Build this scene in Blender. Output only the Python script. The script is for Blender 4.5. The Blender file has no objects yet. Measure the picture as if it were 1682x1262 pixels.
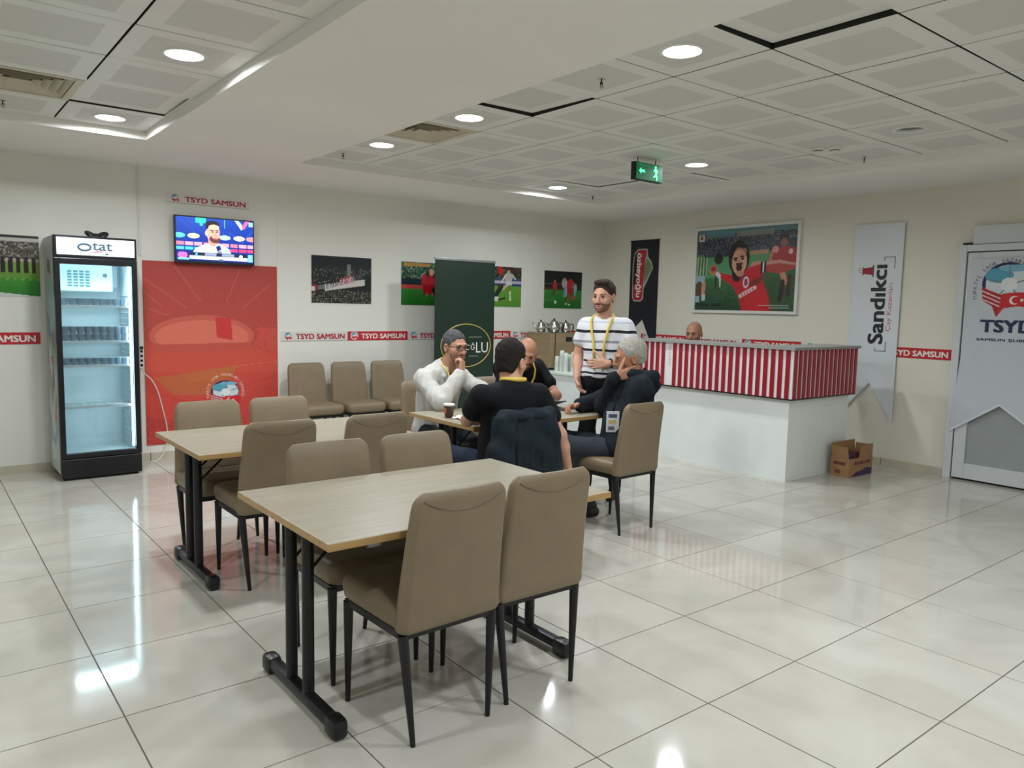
import bpy, bmesh, math, random
import numpy as np
from mathutils import Vector, Matrix
random.seed(7); RNG = np.random.default_rng(7)
PI = math.pi
SC = bpy.context.scene
COL = SC.collection

# ------------------------------------------------------------------ camera, world, exposure
CAM_LOC = Vector((-2.3619, -1.7173, 1.5013)); YAW, PIT, ROLL = 0.8994, -0.0997, 0.0210
cam = bpy.data.cameras.new('camera'); cam.sensor_fit = 'HORIZONTAL'; cam.sensor_width = 36.0
cam.lens = 1258.15 / 1682 * 36.0; cam.clip_start = 0.05
camo = bpy.data.objects.new('camera', cam); COL.objects.link(camo); SC.camera = camo
_f = Vector((math.cos(YAW)*math.cos(PIT), math.sin(YAW)*math.cos(PIT), math.sin(PIT)))
_r = Vector((math.sin(YAW), -math.cos(YAW), 0)); _u = _r.cross(_f)
_c, _s = math.cos(ROLL), math.sin(ROLL)
_r2 = _c*_r + _s*_u; _u2 = -_s*_r + _c*_u
M = Matrix.Identity(4)
for i in range(3):
    M[i][0], M[i][1], M[i][2], M[i][3] = _r2[i], _u2[i], -_f[i], CAM_LOC[i]
camo.matrix_world = M
w = bpy.data.worlds.new('world'); SC.world = w; w.use_nodes = True
w.node_tree.nodes['Background'].inputs[0].default_value = (0.55, 0.6, 0.65, 1)
w.node_tree.nodes['Background'].inputs[1].default_value = 0.05
vs = SC.view_settings; vs.view_transform = 'Standard'; vs.look = 'None'; vs.gamma = 1.0; vs.use_curve_mapping = False
vs.exposure = 0.0
LAMP_W = 21.5

# ------------------------------------------------------------------ helpers
def lin(c):
    return tuple((x/255/12.92) if x/255 <= 0.04045 else ((x/255+0.055)/1.055)**2.4 for x in c[:3])
MATS = {}
def mat(name, rgb, rough=0.5, metal=0.0, var=0.06, scale=6.0, bump=0.0, bscale=60.0, spec=0.5, emit=0.0, coat=0.0, trans=0.0, alpha=1.0, stretch=None):
    """procedural material: colour broken up by noise, optional fine relief"""
    if name in MATS: return MATS[name]
    m = bpy.data.materials.new(name); m.use_nodes = True; nt = m.node_tree; N = nt.nodes; L = nt.links
    b = N['Principled BSDF']; c = lin(rgb)
    b.inputs['Roughness'].default_value = rough; b.inputs['Metallic'].default_value = metal
    b.inputs['Specular IOR Level'].default_value = spec
    if coat: b.inputs['Coat Weight'].default_value = coat; b.inputs['Coat Roughness'].default_value = 0.05
    if trans: b.inputs['Transmission Weight'].default_value = trans
    if alpha < 1: b.inputs['Alpha'].default_value = alpha
    tc = N.new('ShaderNodeTexCoord'); src = tc.outputs['Object']
    if stretch:
        mp = N.new('ShaderNodeMapping'); mp.inputs['Scale'].default_value = stretch
        L.new(src, mp.inputs['Vector']); src = mp.outputs['Vector']
    if var > 0:
        nz = N.new('ShaderNodeTexNoise'); nz.inputs['Scale'].default_value = scale; nz.inputs['Detail'].default_value = 4
        rp = N.new('ShaderNodeValToRGB')
        rp.color_ramp.elements[0].position = 0.3; rp.color_ramp.elements[1].position = 0.7
        rp.color_ramp.elements[0].color = (*[max(0, x*(1-var)) for x in c], 1)
        rp.color_ramp.elements[1].color = (*[min(1, x*(1+var)) for x in c], 1)
        L.new(src, nz.inputs['Vector']); L.new(nz.outputs['Fac'], rp.inputs['Fac'])
        L.new(rp.outputs['Color'], b.inputs['Base Color'])
        if emit: L.new(rp.outputs['Color'], b.inputs['Emission Color'])
    else:
        b.inputs['Base Color'].default_value = (*c, 1)
        b.inputs['Emission Color'].default_value = (*c, 1)
    if emit: b.inputs['Emission Strength'].default_value = emit
    if bump > 0:
        n2 = N.new('ShaderNodeTexNoise'); n2.inputs['Scale'].default_value = bscale; n2.inputs['Detail'].default_value = 3
        bp = N.new('ShaderNodeBump'); bp.inputs['Strength'].default_value = bump; bp.inputs['Distance'].default_value = 0.01
        L.new(src, n2.inputs['Vector']); L.new(n2.outputs['Fac'], bp.inputs['Height']); L.new(bp.outputs['Normal'], b.inputs['Normal'])
    MATS[name] = m
    return m

def mesh_from(name, verts, faces, smooth=False, mats=None, fmat=None):
    me = bpy.data.meshes.new(name)
    me.from_pydata([tuple(v) for v in verts], [], [tuple(f) for f in faces])
    if mats:
        for x in mats: me.materials.append(x)
    if fmat is not None: me.polygons.foreach_set('material_index', np.asarray(fmat, dtype=np.int32))
    if smooth: me.polygons.foreach_set('use_smooth', np.ones(len(me.polygons), dtype=bool))
    me.validate(); me.update()
    return me

def put(name, me, parent=None, loc=(0,0,0), rot=(0,0,0), m=None):
    if m is not None and len(me.materials) == 0: me.materials.append(m)
    o = bpy.data.objects.new(name, me); COL.objects.link(o)
    if parent is not None: o.parent = parent
    o.location = loc; o.rotation_euler = rot
    return o

def tag(o, label=None, cat=None, group=None, kind=None):
    if label: o['label'] = label
    if cat: o['category'] = cat
    if group: o['group'] = group
    if kind: o['kind'] = kind
    return o

def thing(name, label, cat, loc=(0,0,0), rotz=0.0, group=None):
    o = bpy.data.objects.new(name, None); COL.objects.link(o); o.empty_display_size = 0.1
    o.location = loc; o.rotation_euler = (0, 0, rotz)
    return tag(o, label, cat, group)

def copy_tree(o, parent=None):
    c = o.copy(); COL.objects.link(c); c.parent = parent
    for ch in list(o.children): copy_tree(ch, c)
    return c

class MB:
    """collects simple solids into one mesh"""
    def __init__(s): s.v = []; s.f = []; s.m = []
    def add(s, v, f, mi=0):
        n = len(s.v); s.v += [tuple(x) for x in v]; s.f += [tuple(i+n for i in q) for q in f]; s.m += [mi]*len(f); return s
    def box(s, lo, hi, mi=0):
        x0,y0,z0 = lo; x1,y1,z1 = hi
        v = [(x0,y0,z0),(x1,y0,z0),(x1,y1,z0),(x0,y1,z0),(x0,y0,z1),(x1,y0,z1),(x1,y1,z1),(x0,y1,z1)]
        return s.add(v, [(0,3,2,1),(4,5,6,7),(0,1,5,4),(1,2,6,5),(2,3,7,6),(3,0,4,7)], mi)
    def rbox(s, lo, hi, r=0.004, mi=0):
        """box with chamfered edges"""
        lo = np.array(lo, float); hi = np.array(hi, float); r = min(r, *(0.45*(hi-lo)))
        bm = bmesh.new(); bmesh.ops.create_cube(bm, size=1.0)
        for v in bm.verts:
            for i in range(3): v.co[i] = lo[i] if v.co[i] < 0 else hi[i]
        bmesh.ops.bevel(bm, geom=list(bm.edges), offset=r, segments=2, profile=0.5, affect='EDGES')
        bm.verts.index_update()
        v = [tuple(x.co) for x in bm.verts]; f = [[q.index for q in x.verts] for x in bm.faces]; bm.free()
        return s.add(v, f, mi)
    def tube(s, pts, r, n=10, mi=0, caps=True, closed=False):
        pts = [Vector(p) for p in pts]; R = r if hasattr(r, '__len__') else [r]*len(pts)
        v = []; f = []; prev = None; K = len(pts)
        for i, p in enumerate(pts):
            if closed: t = (pts[(i+1) % K]-pts[i-1]).normalized()
            else: t = (pts[min(i+1, K-1)]-pts[max(i-1, 0)]).normalized()
            if prev is None:
                a = Vector((0,0,1)) if abs(t.z) < 0.9 else Vector((0,1,0))
                x = t.cross(a).normalized()
            else:
                x = (prev - t*prev.dot(t)).normalized()
            y = t.cross(x); prev = x
            for k in range(n):
                an = 2*PI*k/n + PI/n
                v.append(p + (x*math.cos(an)+y*math.sin(an))*R[i])
        rng = range(K if closed else K-1)
        for i in rng:
            j = (i+1) % K
            for k in range(n):
                f.append((i*n+k, i*n+(k+1) % n, j*n+(k+1) % n, j*n+k))
        if caps and not closed:
            f.append(tuple(range(n-1, -1, -1))); f.append(tuple((K-1)*n+k for k in range(n)))
        return s.add(v, f, mi)
    def lathe(s, prof, n=20, c=(0,0,0), mi=0, axis='z'):
        v = []; f = []
        for (r, z) in prof:
            for k in range(n):
                a = 2*PI*k/n
                p = (r*math.cos(a), r*math.sin(a), z)
                if axis == 'y': p = (p[0], z, p[1])
                if axis == 'x': p = (z, p[0], p[1])
                v.append((p[0]+c[0], p[1]+c[1], p[2]+c[2]))
        for i in range(len(prof)-1):
            for k in range(n):
                f.append((i*n+k, i*n+(k+1) % n, (i+1)*n+(k+1) % n, (i+1)*n+k))
        f.append(tuple(range(n-1, -1, -1))); f.append(tuple((len(prof)-1)*n+k for k in range(n)))
        return s.add(v, f, mi)
    def prism(s, poly, y0, y1, mi=0):
        """polygon given in (x,z), extruded along y"""
        n = len(poly); v = [(p[0], y0, p[1]) for p in poly]+[(p[0], y1, p[1]) for p in poly]
        f = [tuple(range(n)), tuple(range(2*n-1, n-1, -1))]
        f += [(i, i+n, (i+1) % n+n, (i+1) % n) for i in range(n)]
        return s.add(v, f, mi)
    def loft(s, rings, mi=0):
        n = len(rings[0]); v = [p for r in rings for p in r]; f = []
        for i in range(len(rings)-1):
            for k in range(n): f.append((i*n+k, i*n+(k+1) % n, (i+1)*n+(k+1) % n, (i+1)*n+k))
        f.append(tuple(range(n-1, -1, -1))); f.append(tuple((len(rings)-1)*n+k for k in range(n)))
        return s.add(v, f, mi)
    def mesh(s, name, mats=None, smooth=False, fix=True):
        if mats is not None and not isinstance(mats, (list, tuple)): mats = [mats]
        me = mesh_from(name, s.v, s.f, smooth, mats, s.m)
        if fix:
            bm = bmesh.new(); bm.from_mesh(me); bmesh.ops.recalc_face_normals(bm, faces=list(bm.faces)); bm.to_mesh(me); bm.free()
        return me
    def obj(s, name, m, parent=None, loc=(0,0,0), rot=(0,0,0), smooth=False, fix=True):
        return put(name, s.mesh(name, m, smooth, fix), parent, loc, rot)

def autosmooth(o, ang=40):
    me = o.data
    me.polygons.foreach_set('use_smooth', np.ones(len(me.polygons), dtype=bool))
    me.set_sharp_from_angle(angle=math.radians(ang))
    return o

def rrect(hx, hy, r, z, cx=0, cy=0, k=4):
    """rounded rectangle ring"""
    r = min(r, hx*0.98, hy*0.98); out = []
    for (sx, sy, a0) in ((1,1,0),(-1,1,90),(-1,-1,180),(1,-1,270)):
        for i in range(k+1):
            a = math.radians(a0+90*i/k)
            out.append((cx+sx*(hx-r)+r*math.cos(a), cy+sy*(hy-r)+r*math.sin(a), z))
    return out

_FC = {}
def text_verts(body, bold=0.0):
    key = (body, bold)
    if key in _FC: return _FC[key]
    cu = bpy.data.curves.new('t', 'FONT'); cu.body = body; cu.size = 1.0; cu.offset = bold; cu.resolution_u = 3
    o = bpy.data.objects.new('t', cu); COL.objects.link(o)
    dg = bpy.context.evaluated_depsgraph_get(); me = o.evaluated_get(dg).to_mesh()
    v = np.array([x.co[:2] for x in me.vertices]); f = [tuple(p.vertices) for p in me.polygons]
    o.evaluated_get(dg).to_mesh_clear(); bpy.data.objects.remove(o); bpy.data.curves.remove(cu)
    v = v - v.min(0); _FC[key] = (v, f)
    return v, f

def text_part(name, body, m, parent, cx, cz, wid, hei, out, bold=0.0, rot=0, thick=0.0015, label=None):
    """lettering in the wall frame: x right, z up, -y out of the wall; (cx,cz) centre, wid x hei the box before turning"""
    v, f = text_verts(body); d = v.max(0); q = []; g = []
    cop = [(0,0)]+([(-1,-.6),(1,-.6),(-1,.6),(1,.6)] if bold else [])
    for i, (a, b) in enumerate(cop):
        g += [tuple(k+i*len(v) for k in ff) for ff in f]; q.append((v/d-0.5)*np.array([wid-2.2*bold*hei, hei-1.4*bold*hei])+np.array([a, b])*bold*hei)
    f = g; lay = np.repeat(np.arange(len(cop)), len(v))*0.00004; p = np.concatenate(q)
    if rot == 90: p = np.stack([-p[:,1], p[:,0]], 1)
    elif rot == -90: p = np.stack([p[:,1], -p[:,0]], 1)
    V = [(cx+a, -out-e, cz+b) for (a, b), e in zip(p, lay)]
    o = put(name, mesh_from(name, V, f, False, [m]), parent)
    if label: o['label'] = label
    return o

# ------------------------------------------------------------------ printed pictures: coloured grids
class Can:
    def __init__(s, wd, ht, bg):
        s.w, s.h = wd, ht; s.a = np.ones((ht, wd, 3))*np.array(bg, float); s.mask = np.ones((ht, wd), bool)
        s.U, s.V = np.meshgrid((np.arange(wd)+0.5)/wd, (np.arange(ht)+0.5)/ht)
    def put(s, m, c, al=1.0):
        s.a[m] = s.a[m]*(1-al)+np.array(c, float)*al
    def rect(s, x0, y0, x1, y1, c, al=1.0): s.put((s.U >= x0)&(s.U < x1)&(s.V >= y0)&(s.V < y1), c, al)
    def grad(s, y0, y1, c0, c1):
        m = (s.V >= y0)&(s.V < y1); t = ((s.V-y0)/(y1-y0))[...,None]
        g = np.array(c0, float)*(1-t)+np.array(c1, float)*t; s.a[m] = g[m]
    def ell(s, cx, cy, rx, ry, c, rot=0, al=1.0):
        a = math.radians(rot); x = s.U-cx; y = s.V-cy
        p = (x*math.cos(a)+y*math.sin(a))/rx; q = (-x*math.sin(a)+y*math.cos(a))/ry
        s.put(p*p+q*q < 1, c, al)
    def inell(s, cx, cy, rx, ry): return ((s.U-cx)/rx)**2+((s.V-cy)/ry)**2 < 1
    def poly(s, pts, c, al=1.0):
        ins = np.zeros_like(s.U, bool); n = len(pts)
        for i in range(n):
            x0, y0 = pts[i]; x1, y1 = pts[(i+1) % n]
            if y0 == y1: continue
            cr = ((y0 > s.V) != (y1 > s.V)) & (s.U < (x1-x0)*(s.V-y0)/(y1-y0)+x0)
            ins ^= cr
        s.put(ins, c, al)
    def line(s, x0, y0, x1, y1, wd, c, al=1.0):
        asp = s.h/s.w; dx, dy = x1-x0, (y1-y0)*asp; L2 = dx*dx+dy*dy
        t = np.clip(((s.U-x0)*dx+(s.V-y0)*asp*dy)/L2, 0, 1)
        d = np.hypot(s.U-x0-t*dx, (s.V-y0)*asp-t*dy); s.put(d < wd/2, c, al)
    def speck(s, x0, y0, x1, y1, cols, dens=0.7, cell=2, al=0.8):
        hh, ww = s.h//cell+1, s.w//cell+1
        pick = RNG.integers(0, len(cols), (hh, ww)); on = RNG.random((hh, ww)) < dens
        pk = np.kron(pick, np.ones((cell, cell), int))[:s.h, :s.w]; on = np.kron(on, np.ones((cell, cell), bool))[:s.h, :s.w]
        m = (s.U >= x0)&(s.U < x1)&(s.V >= y0)&(s.V < y1)&on
        C = np.array(cols, float)[pk]; s.a[m] = s.a[m]*(1-al)+C[m]*al
    def noise(s, amp): s.a = np.clip(s.a+RNG.normal(0, amp, s.a.shape[:2])[...,None], 0, 255)
    def obj(s, name, parent, x0, z0, x1, z1, out, m):
        """grid in wall frame, spans x0..x1, z0..z1 ; rows run down"""
        X = np.linspace(x0, x1, s.w); Z = np.linspace(z1, z0, s.h)
        xx, zz = np.meshgrid(X, Z); n = s.w*s.h
        co = np.empty((n, 3), np.float32); co[:,0] = xx.ravel(); co[:,1] = -out; co[:,2] = zz.ravel()
        idx = np.arange(n).reshape(s.h, s.w)
        F = np.stack([idx[1:,:-1], idx[1:,1:], idx[:-1,1:], idx[:-1,:-1]], -1).reshape(-1, 4)
        mk = (s.mask[1:,:-1]&s.mask[1:,1:]&s.mask[:-1,1:]&s.mask[:-1,:-1]).ravel(); F = F[mk]
        me = quick_mesh(name, co, F)
        at = me.attributes.new('print_colour', 'FLOAT_COLOR', 'POINT')
        a = np.clip(s.a, 0, 255)/255; l = np.where(a <= 0.04045, a/12.92, ((a+0.055)/1.055)**2.4)
        rgba = np.ones((n, 4), np.float32); rgba[:,:3] = l.reshape(-1, 3); at.data.foreach_set('color', rgba.ravel())
        me.materials.append(m)
        return put(name, me, parent)

def quick_mesh(name, co, F, smooth=False):
    me = bpy.data.meshes.new(name); me.vertices.add(len(co)); me.vertices.foreach_set('co', np.asarray(co, np.float32).ravel())
    me.loops.add(F.size); me.loops.foreach_set('vertex_index', F.astype(np.int32).ravel())
    me.polygons.add(len(F)); me.polygons.foreach_set('loop_start', np.arange(0, F.size, F.shape[1], dtype=np.int32))
    me.polygons.foreach_set('loop_total', np.full(len(F), F.shape[1], dtype=np.int32))
    if smooth: me.polygons.foreach_set('use_smooth', np.ones(len(F), dtype=bool))
    me.update(calc_edges=True); me.validate()
    return me

def print_mat(name, rough=0.35, emit=0.0, spec=0.4):
    m = bpy.data.materials.new(name); m.use_nodes = True; N = m.node_tree.nodes; L = m.node_tree.links
    b = N['Principled BSDF']; a = N.new('ShaderNodeAttribute'); a.attribute_name = 'print_colour'
    b.inputs['Roughness'].default_value = rough; b.inputs['Specular IOR Level'].default_value = spec
    if emit:
        b.inputs['Base Color'].default_value = (0.01, 0.01, 0.01, 1)
        L.new(a.outputs['Color'], b.inputs['Emission Color']); b.inputs['Emission Strength'].default_value = emit
    else: L.new(a.outputs['Color'], b.inputs['Base Color'])
    return m
M_PRINT = print_mat('printed_picture'); M_SCREEN = print_mat('screen_picture', 0.2, 1.7)
M_PRINT_MATTE = print_mat('printed_vinyl', 0.55)

# ------------------------------------------------------------------ palette
M_WALL = mat('painted_wall', (232,231,222), 0.6, var=0.025, scale=0.9, bump=0.05, bscale=120)
M_WALLR = mat('painted_wall_cream', (226,222,208), 0.6, var=0.025, scale=0.9, bump=0.05, bscale=120)
M_SOFFIT = mat('painted_plaster_ceiling', (238,236,230), 0.7, var=0.02, scale=1.5)
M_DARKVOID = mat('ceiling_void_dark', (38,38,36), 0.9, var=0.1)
M_PANEL = mat('ceiling_panel_white', (228,228,222), 0.45, var=0.015, scale=3)
M_TRIMW = mat('white_plastic', (222,222,216), 0.4, var=0.02)
M_SKIRT = mat('skirting_tile', (196,188,168), 0.3, var=0.05, scale=5)
M_GROUT = mat('grout_grey', (112,107,97), 0.8, var=0.1, scale=20)
M_BLACKMETAL = mat('black_powder_coat', (24,26,29), 0.38, 0.2, var=0.15, scale=30, bump=0.05, bscale=300)
M_BLACKPL = mat('black_plastic', (18,19,21), 0.35, var=0.15, scale=20)
M_CHROME = mat('brushed_steel', (196,194,188), 0.22, 1.0, var=0.06, scale=12, stretch=(1,1,14))
M_ALU = mat('satin_aluminium', (176,178,178), 0.35, 0.9, var=0.04, scale=12)
M_LEATHER = mat('taupe_faux_leather', (131,115,91), 0.42, var=0.06, scale=9, bump=0.12, bscale=220, spec=0.4)
M_SEAM = mat('taupe_seam', (112,98,78), 0.6, var=0.1, scale=40)
M_WHITEBOARD = mat('white_melamine', (236,242,239), 0.32, var=0.02, scale=4)
M_RED = mat('red_gloss_slat', (158,26,44), 0.3, var=0.06, scale=10)
M_REDSIGN = mat('red_sign_vinyl', (196,40,52), 0.35, var=0.03, scale=10)
M_WHITESIGN = mat('white_sign_vinyl', (222,219,212), 0.35, var=0.02, scale=10)
M_REDTEXT = mat('red_lettering', (176,38,54), 0.4, var=0.04, scale=20)
M_WHITETEXT = mat('white_lettering', (238,232,222), 0.4, var=0.02, scale=20)
M_PAPER = mat('white_paper', (238,238,232), 0.7, var=0.02, scale=20)
M_CABLE = mat('white_cable', (214,208,200), 0.5, var=0.04, scale=40)

def floor_mat():
    m = bpy.data.materials.new('polished_cream_tile'); m.use_nodes = True; N = m.node_tree.nodes; L = m.node_tree.links; b = N['Principled BSDF']
    g = N.new('ShaderNodeNewGeometry'); n1 = N.new('ShaderNodeTexNoise'); n1.inputs['Scale'].default_value = 1.7; n1.inputs['Detail'].default_value = 6; n1.inputs['Distortion'].default_value = 1.2
    r = N.new('ShaderNodeValToRGB'); r.color_ramp.elements[0].position = 0.32; r.color_ramp.elements[1].position = 0.68
    r.color_ramp.elements[0].color = (*lin((190,186,174)), 1); r.color_ramp.elements[1].color = (*lin((207,204,193)), 1)
    oi = N.new('ShaderNodeObjectInfo'); ml = N.new('ShaderNodeMix'); ml.data_type = 'RGBA'; ml.blend_type = 'MULTIPLY'
    mr = N.new('ShaderNodeMapRange'); mr.inputs['To Min'].default_value = 0.955; mr.inputs['To Max'].default_value = 1.0
    L.new(g.outputs['Position'], n1.inputs['Vector']); L.new(n1.outputs['Fac'], r.inputs['Fac'])
    L.new(oi.outputs['Random'], mr.inputs['Value']); ml.inputs[0].default_value = 1.0
    L.new(r.outputs['Color'], ml.inputs[6]); L.new(mr.outputs['Result'], ml.inputs[7]); L.new(ml.outputs[2], b.inputs['Base Color'])
    n2 = N.new('ShaderNodeTexNoise'); n2.inputs['Scale'].default_value = 3.0; n2.inputs['Detail'].default_value = 5
    m2 = N.new('ShaderNodeMapRange'); m2.inputs['To Min'].default_value = 0.035; m2.inputs['To Max'].default_value = 0.12
    L.new(g.outputs['Position'], n2.inputs['Vector']); L.new(n2.outputs['Fac'], m2.inputs['Value']); L.new(m2.outputs['Result'], b.inputs['Roughness'])
    b.inputs['Specular IOR Level'].default_value = 0.5
    return m
M_TILE = floor_mat()

def perf_mat():
    """perforated sheet: tiny dark holes on white metal"""
    m = bpy.data.materials.new('perforated_sheet'); m.use_nodes = True; N = m.node_tree.nodes; L = m.node_tree.links; b = N['Principled BSDF']
    tc = N.new('ShaderNodeTexCoord'); v = N.new('ShaderNodeTexVoronoi'); v.inputs['Scale'].default_value = 250; v.inputs['Randomness'].default_value = 0.0
    r = N.new('ShaderNodeValToRGB'); r.color_ramp.interpolation = 'CONSTANT'
    r.color_ramp.elements[0].color = (*lin((178,177,171)), 1); r.color_ramp.elements[1].position = 0.30; r.color_ramp.elements[1].color = (*lin((222,222,216)), 1)
    L.new(tc.outputs['Object'], v.inputs['Vector']); L.new(v.outputs['Distance'], r.inputs['Fac']); L.new(r.outputs['Color'], b.inputs['Base Color'])
    b.inputs['Roughness'].default_value = 0.5
    return m
M_PERF = perf_mat()

def wood_mat(name, c0, c1, sc=(2,26,26)):
    m = bpy.data.materials.new(name); m.use_nodes = True; N = m.node_tree.nodes; L = m.node_tree.links; b = N['Principled BSDF']
    tc = N.new('ShaderNodeTexCoord'); mp = N.new('ShaderNodeMapping'); mp.inputs['Scale'].default_value = sc
    n = N.new('ShaderNodeTexNoise'); n.inputs['Scale'].default_value = 2.2; n.inputs['Detail'].default_value = 6
    r = N.new('ShaderNodeValToRGB'); r.color_ramp.elements[0].position = 0.35; r.color_ramp.elements[1].position = 0.65
    r.color_ramp.elements[0].color = (*lin(c0), 1); r.color_ramp.elements[1].color = (*lin(c1), 1)
    L.new(tc.outputs['Object'], mp.inputs['Vector']); L.new(mp.outputs['Vector'], n.inputs['Vector']); L.new(n.outputs['Fac'], r.inputs['Fac']); L.new(r.outputs['Color'], b.inputs['Base Color'])
    b.inputs['Roughness'].default_value = 0.33
    return m
M_TOP = wood_mat('pale_oak_laminate', (152,144,124), (164,156,137))
M_EDGE = wood_mat('tan_edge_band', (170,134,82), (186,150,98))

# ------------------------------------------------------------------ the room
XW, YW, X0, Y0, ZS, ZP = 5.30, 5.94, -4.2, -4.2, 2.70, 2.763
fl = tag(MB().box((X0,Y0,-0.06),(XW,YW,-0.003)).obj('floor', M_GROUT), kind='structure')
tb = MB(); h = 0.2972
tb.loft([rrect(h,h,0.0015,-0.004,k=1), rrect(h,h,0.0015,-0.0002,k=1), rrect(h-0.0002,h-0.0002,0.0015,0.0,k=1)])
tile_me = tb.mesh('floor_tile', M_TILE)
for i in range(-6, 9):
    for j in range(-5, 10):
        x, y = 0.6*i+0.3, 0.6*j+0.3
        if x-0.3 < X0 or y-0.3 < -2.4: continue
        if x+0.3 > XW+0.5 or y+0.3 > YW+0.5: continue
        sx = min(1.0, (XW-(x-0.3))/0.6); sy = min(1.0, (YW-(y-0.3))/0.6)
        o = put('floor_tile', tile_me, fl, (x-0.3+0.3*sx, y-0.3+0.3*sy, 0)); o.scale = (sx, sy, 1)

wb = tag(MB().box((X0,YW,-0.05),(XW,YW+0.12,2.95)).obj('wall_back', M_WALL), kind='structure')
wr = tag(MB().box((XW,Y0,-0.05),(XW+0.12,YW+0.12,2.95)).obj('wall_right', M_WALLR), kind='structure')
tag(MB().box((X0-0.12,Y0,-0.05),(X0,YW+0.12,2.95)).obj('wall_left', M_WALL), kind='structure')
tag(MB().box((X0-0.12,Y0-0.12,-0.05),(XW+0.12,Y0,2.95)).obj('wall_front', M_WALL), kind='structure')
# tiled skirting, a row of single pieces
bb = tag(MB().box((X0,YW-0.006,0),(XW,YW,0.07)).obj('baseboard_back', M_GROUT), kind='structure')
sk = MB().box((0,-0.012,0),(0.594,0,0.072)).mesh('skirting_tile', M_SKIRT)
for i in range(-7, 9):
    x = 0.6*i+0.003
    if x > X0:
        o = put('skirting_tile', sk, bb, (x, YW, 0)); o.scale.x = min(1.0, (XW-x)/0.594)
br = tag(MB().box((XW-0.006,1.32,0),(XW,YW,0.07)).obj('baseboard_right', M_GROUT), kind='structure')
for j in range(2, 10):
    y = 0.6*j+0.003+0.12
    o = put('skirting_tile', sk, br, (XW, min(y+0.594, YW), 0), (0,0,-PI/2))
# joint strips on the back wall (a flush pier between fridge and chairs)
tag(MB().box((-0.655,YW-0.012,1.90),(-0.632,YW,ZS)).obj('trim_1', M_TRIMW), kind='structure')
tag(MB().box((0.640,YW-0.003,0.072),(0.648,YW,ZS)).obj('trim_2', M_WALL), kind='structure')

# ceiling: plaster soffit with two sunk fields of metal panels
GX, GY = 1.574, 1.7256
RX0, RX1, RY0, RY1 = GX-1.2, GX+2.4, GY-5.4, GY+3.0
LX0, LX1, LY0, LY1 = -3.266, -0.866, -3.14, 4.66
ce = MB()
def slab(a, b, c, d): ce.box((a,c,ZS),(b,d,2.80))
slab(X0,LX0,Y0,YW); slab(LX1,RX0,Y0,YW); slab(RX1,XW,Y0,YW)
slab(LX0,LX1,Y0,LY0); slab(LX0,LX1,LY1,YW); slab(RX0,RX1,Y0,RY0); slab(RX0,RX1,RY1,YW)
cl = tag(ce.obj('ceiling', M_SOFFIT), kind='structure')
tag(MB().box((X0,Y0,2.86),(XW,YW,2.95)).obj('ceiling_slab', M_DARKVOID), kind='structure')
# metal trim angle round both fields
for nm, (a, b, c, d) in (('trim_3', (RX0,RX1,RY0,RY1)), ('trim_4', (LX0,LX1,LY0,LY1))):
    t = MB(); e = 0.018; z0, z1 = ZP+0.004, ZP+0.007
    t.box((a,c,z0),(a+e,d,z1)); t.box((b-e,c,z0),(b,d,z1)); t.box((a,c,z0),(b,c+e,z1)); t.box((a,d-e,z0),(b,d,z1))
    tag(t.obj(nm, M_PANEL), kind='structure')
pm = MB(); hp = 0.2945
def pring(hh, z): return rrect(hh, hh, 0.002, z, k=1)
pm.loft([pring(hp,0.03), pring(hp,0.003), pring(hp-0.003,0.0), pring(0.2,0.0)][0:4])
# the loft closes on the inner square: that last face is the perforated field
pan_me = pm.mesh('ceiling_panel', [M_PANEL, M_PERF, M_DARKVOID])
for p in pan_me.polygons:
    if p.center.z > 0.004: p.material_index = 2  # side faces coloured dark: shade of the gaps put into the colour
    if abs(p.center.x) < 0.01 and abs(p.center.y) < 0.01 and p.center.z < 0.01: p.material_index = 1
# a panel with a round hole in the middle for lamps
def ring_panel(hole):
    v = []; f = []; n = 32
    outer = []
    for k in range(n):
        a = 2*PI*k/n; m = max(abs(math.cos(a)), abs(math.sin(a)))
        outer.append((math.cos(a)/m, math.sin(a)/m))
    mb = MB(); rows = [(hp,0.03,None),(hp,0.003,None),(hp-0.003,0.0,None),(0.2,0.0,None),(None,0.0,hole),(None,0.03,hole)]
    vv = []
    for s_, z, c in rows:
        for k in range(n):
            a = 2*PI*k/n
            vv.append((outer[k][0]*s_, outer[k][1]*s_, z) if c is None else (c*math.cos(a), c*math.sin(a), z))
    ff = []; mi = []
    for i in range(len(rows)-1):
        for k in range(n):
            ff.append((i*n+k, i*n+(k+1) % n, (i+1)*n+(k+1) % n, (i+1)*n+k)); mi.append(1 if i == 3 else (2 if i == 0 else 0))  # outer sides take the same dark gap shade as colour
    mb.v = vv; mb.f = ff; mb.m = mi
    return mb.mesh('ceiling_panel', [M_PANEL, M_PERF, M_DARKVOID])
lamp_pan = ring_panel(0.088)
LAMPS_R = {(-2,-2):1,(-2,1):1,(-2,3):1,(2,4):1,(2,1):1,(2,-2):0,(-2,-5):1,(-2,-8):1,(2,-8):1}
LAMPS_L = {(0,0):1,(0,3):1,(0,9):1,(3,6):1}  # last one is an unseen lamp, added to fill the near left floor
lamp_spots = []; vent_spots = []
def panel(cx, cy, kind, tilt=(0,0), dz=0.0, sy=1.0):
    if kind == 'vent': vent_spots.append((cx, cy)); return
    me = lamp_pan if kind == 'lamp' else pan_me
    o = put('ceiling_panel', me, cl, (cx, cy, ZP+dz), (tilt[0], tilt[1], 0)); o.scale.y = sy
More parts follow.
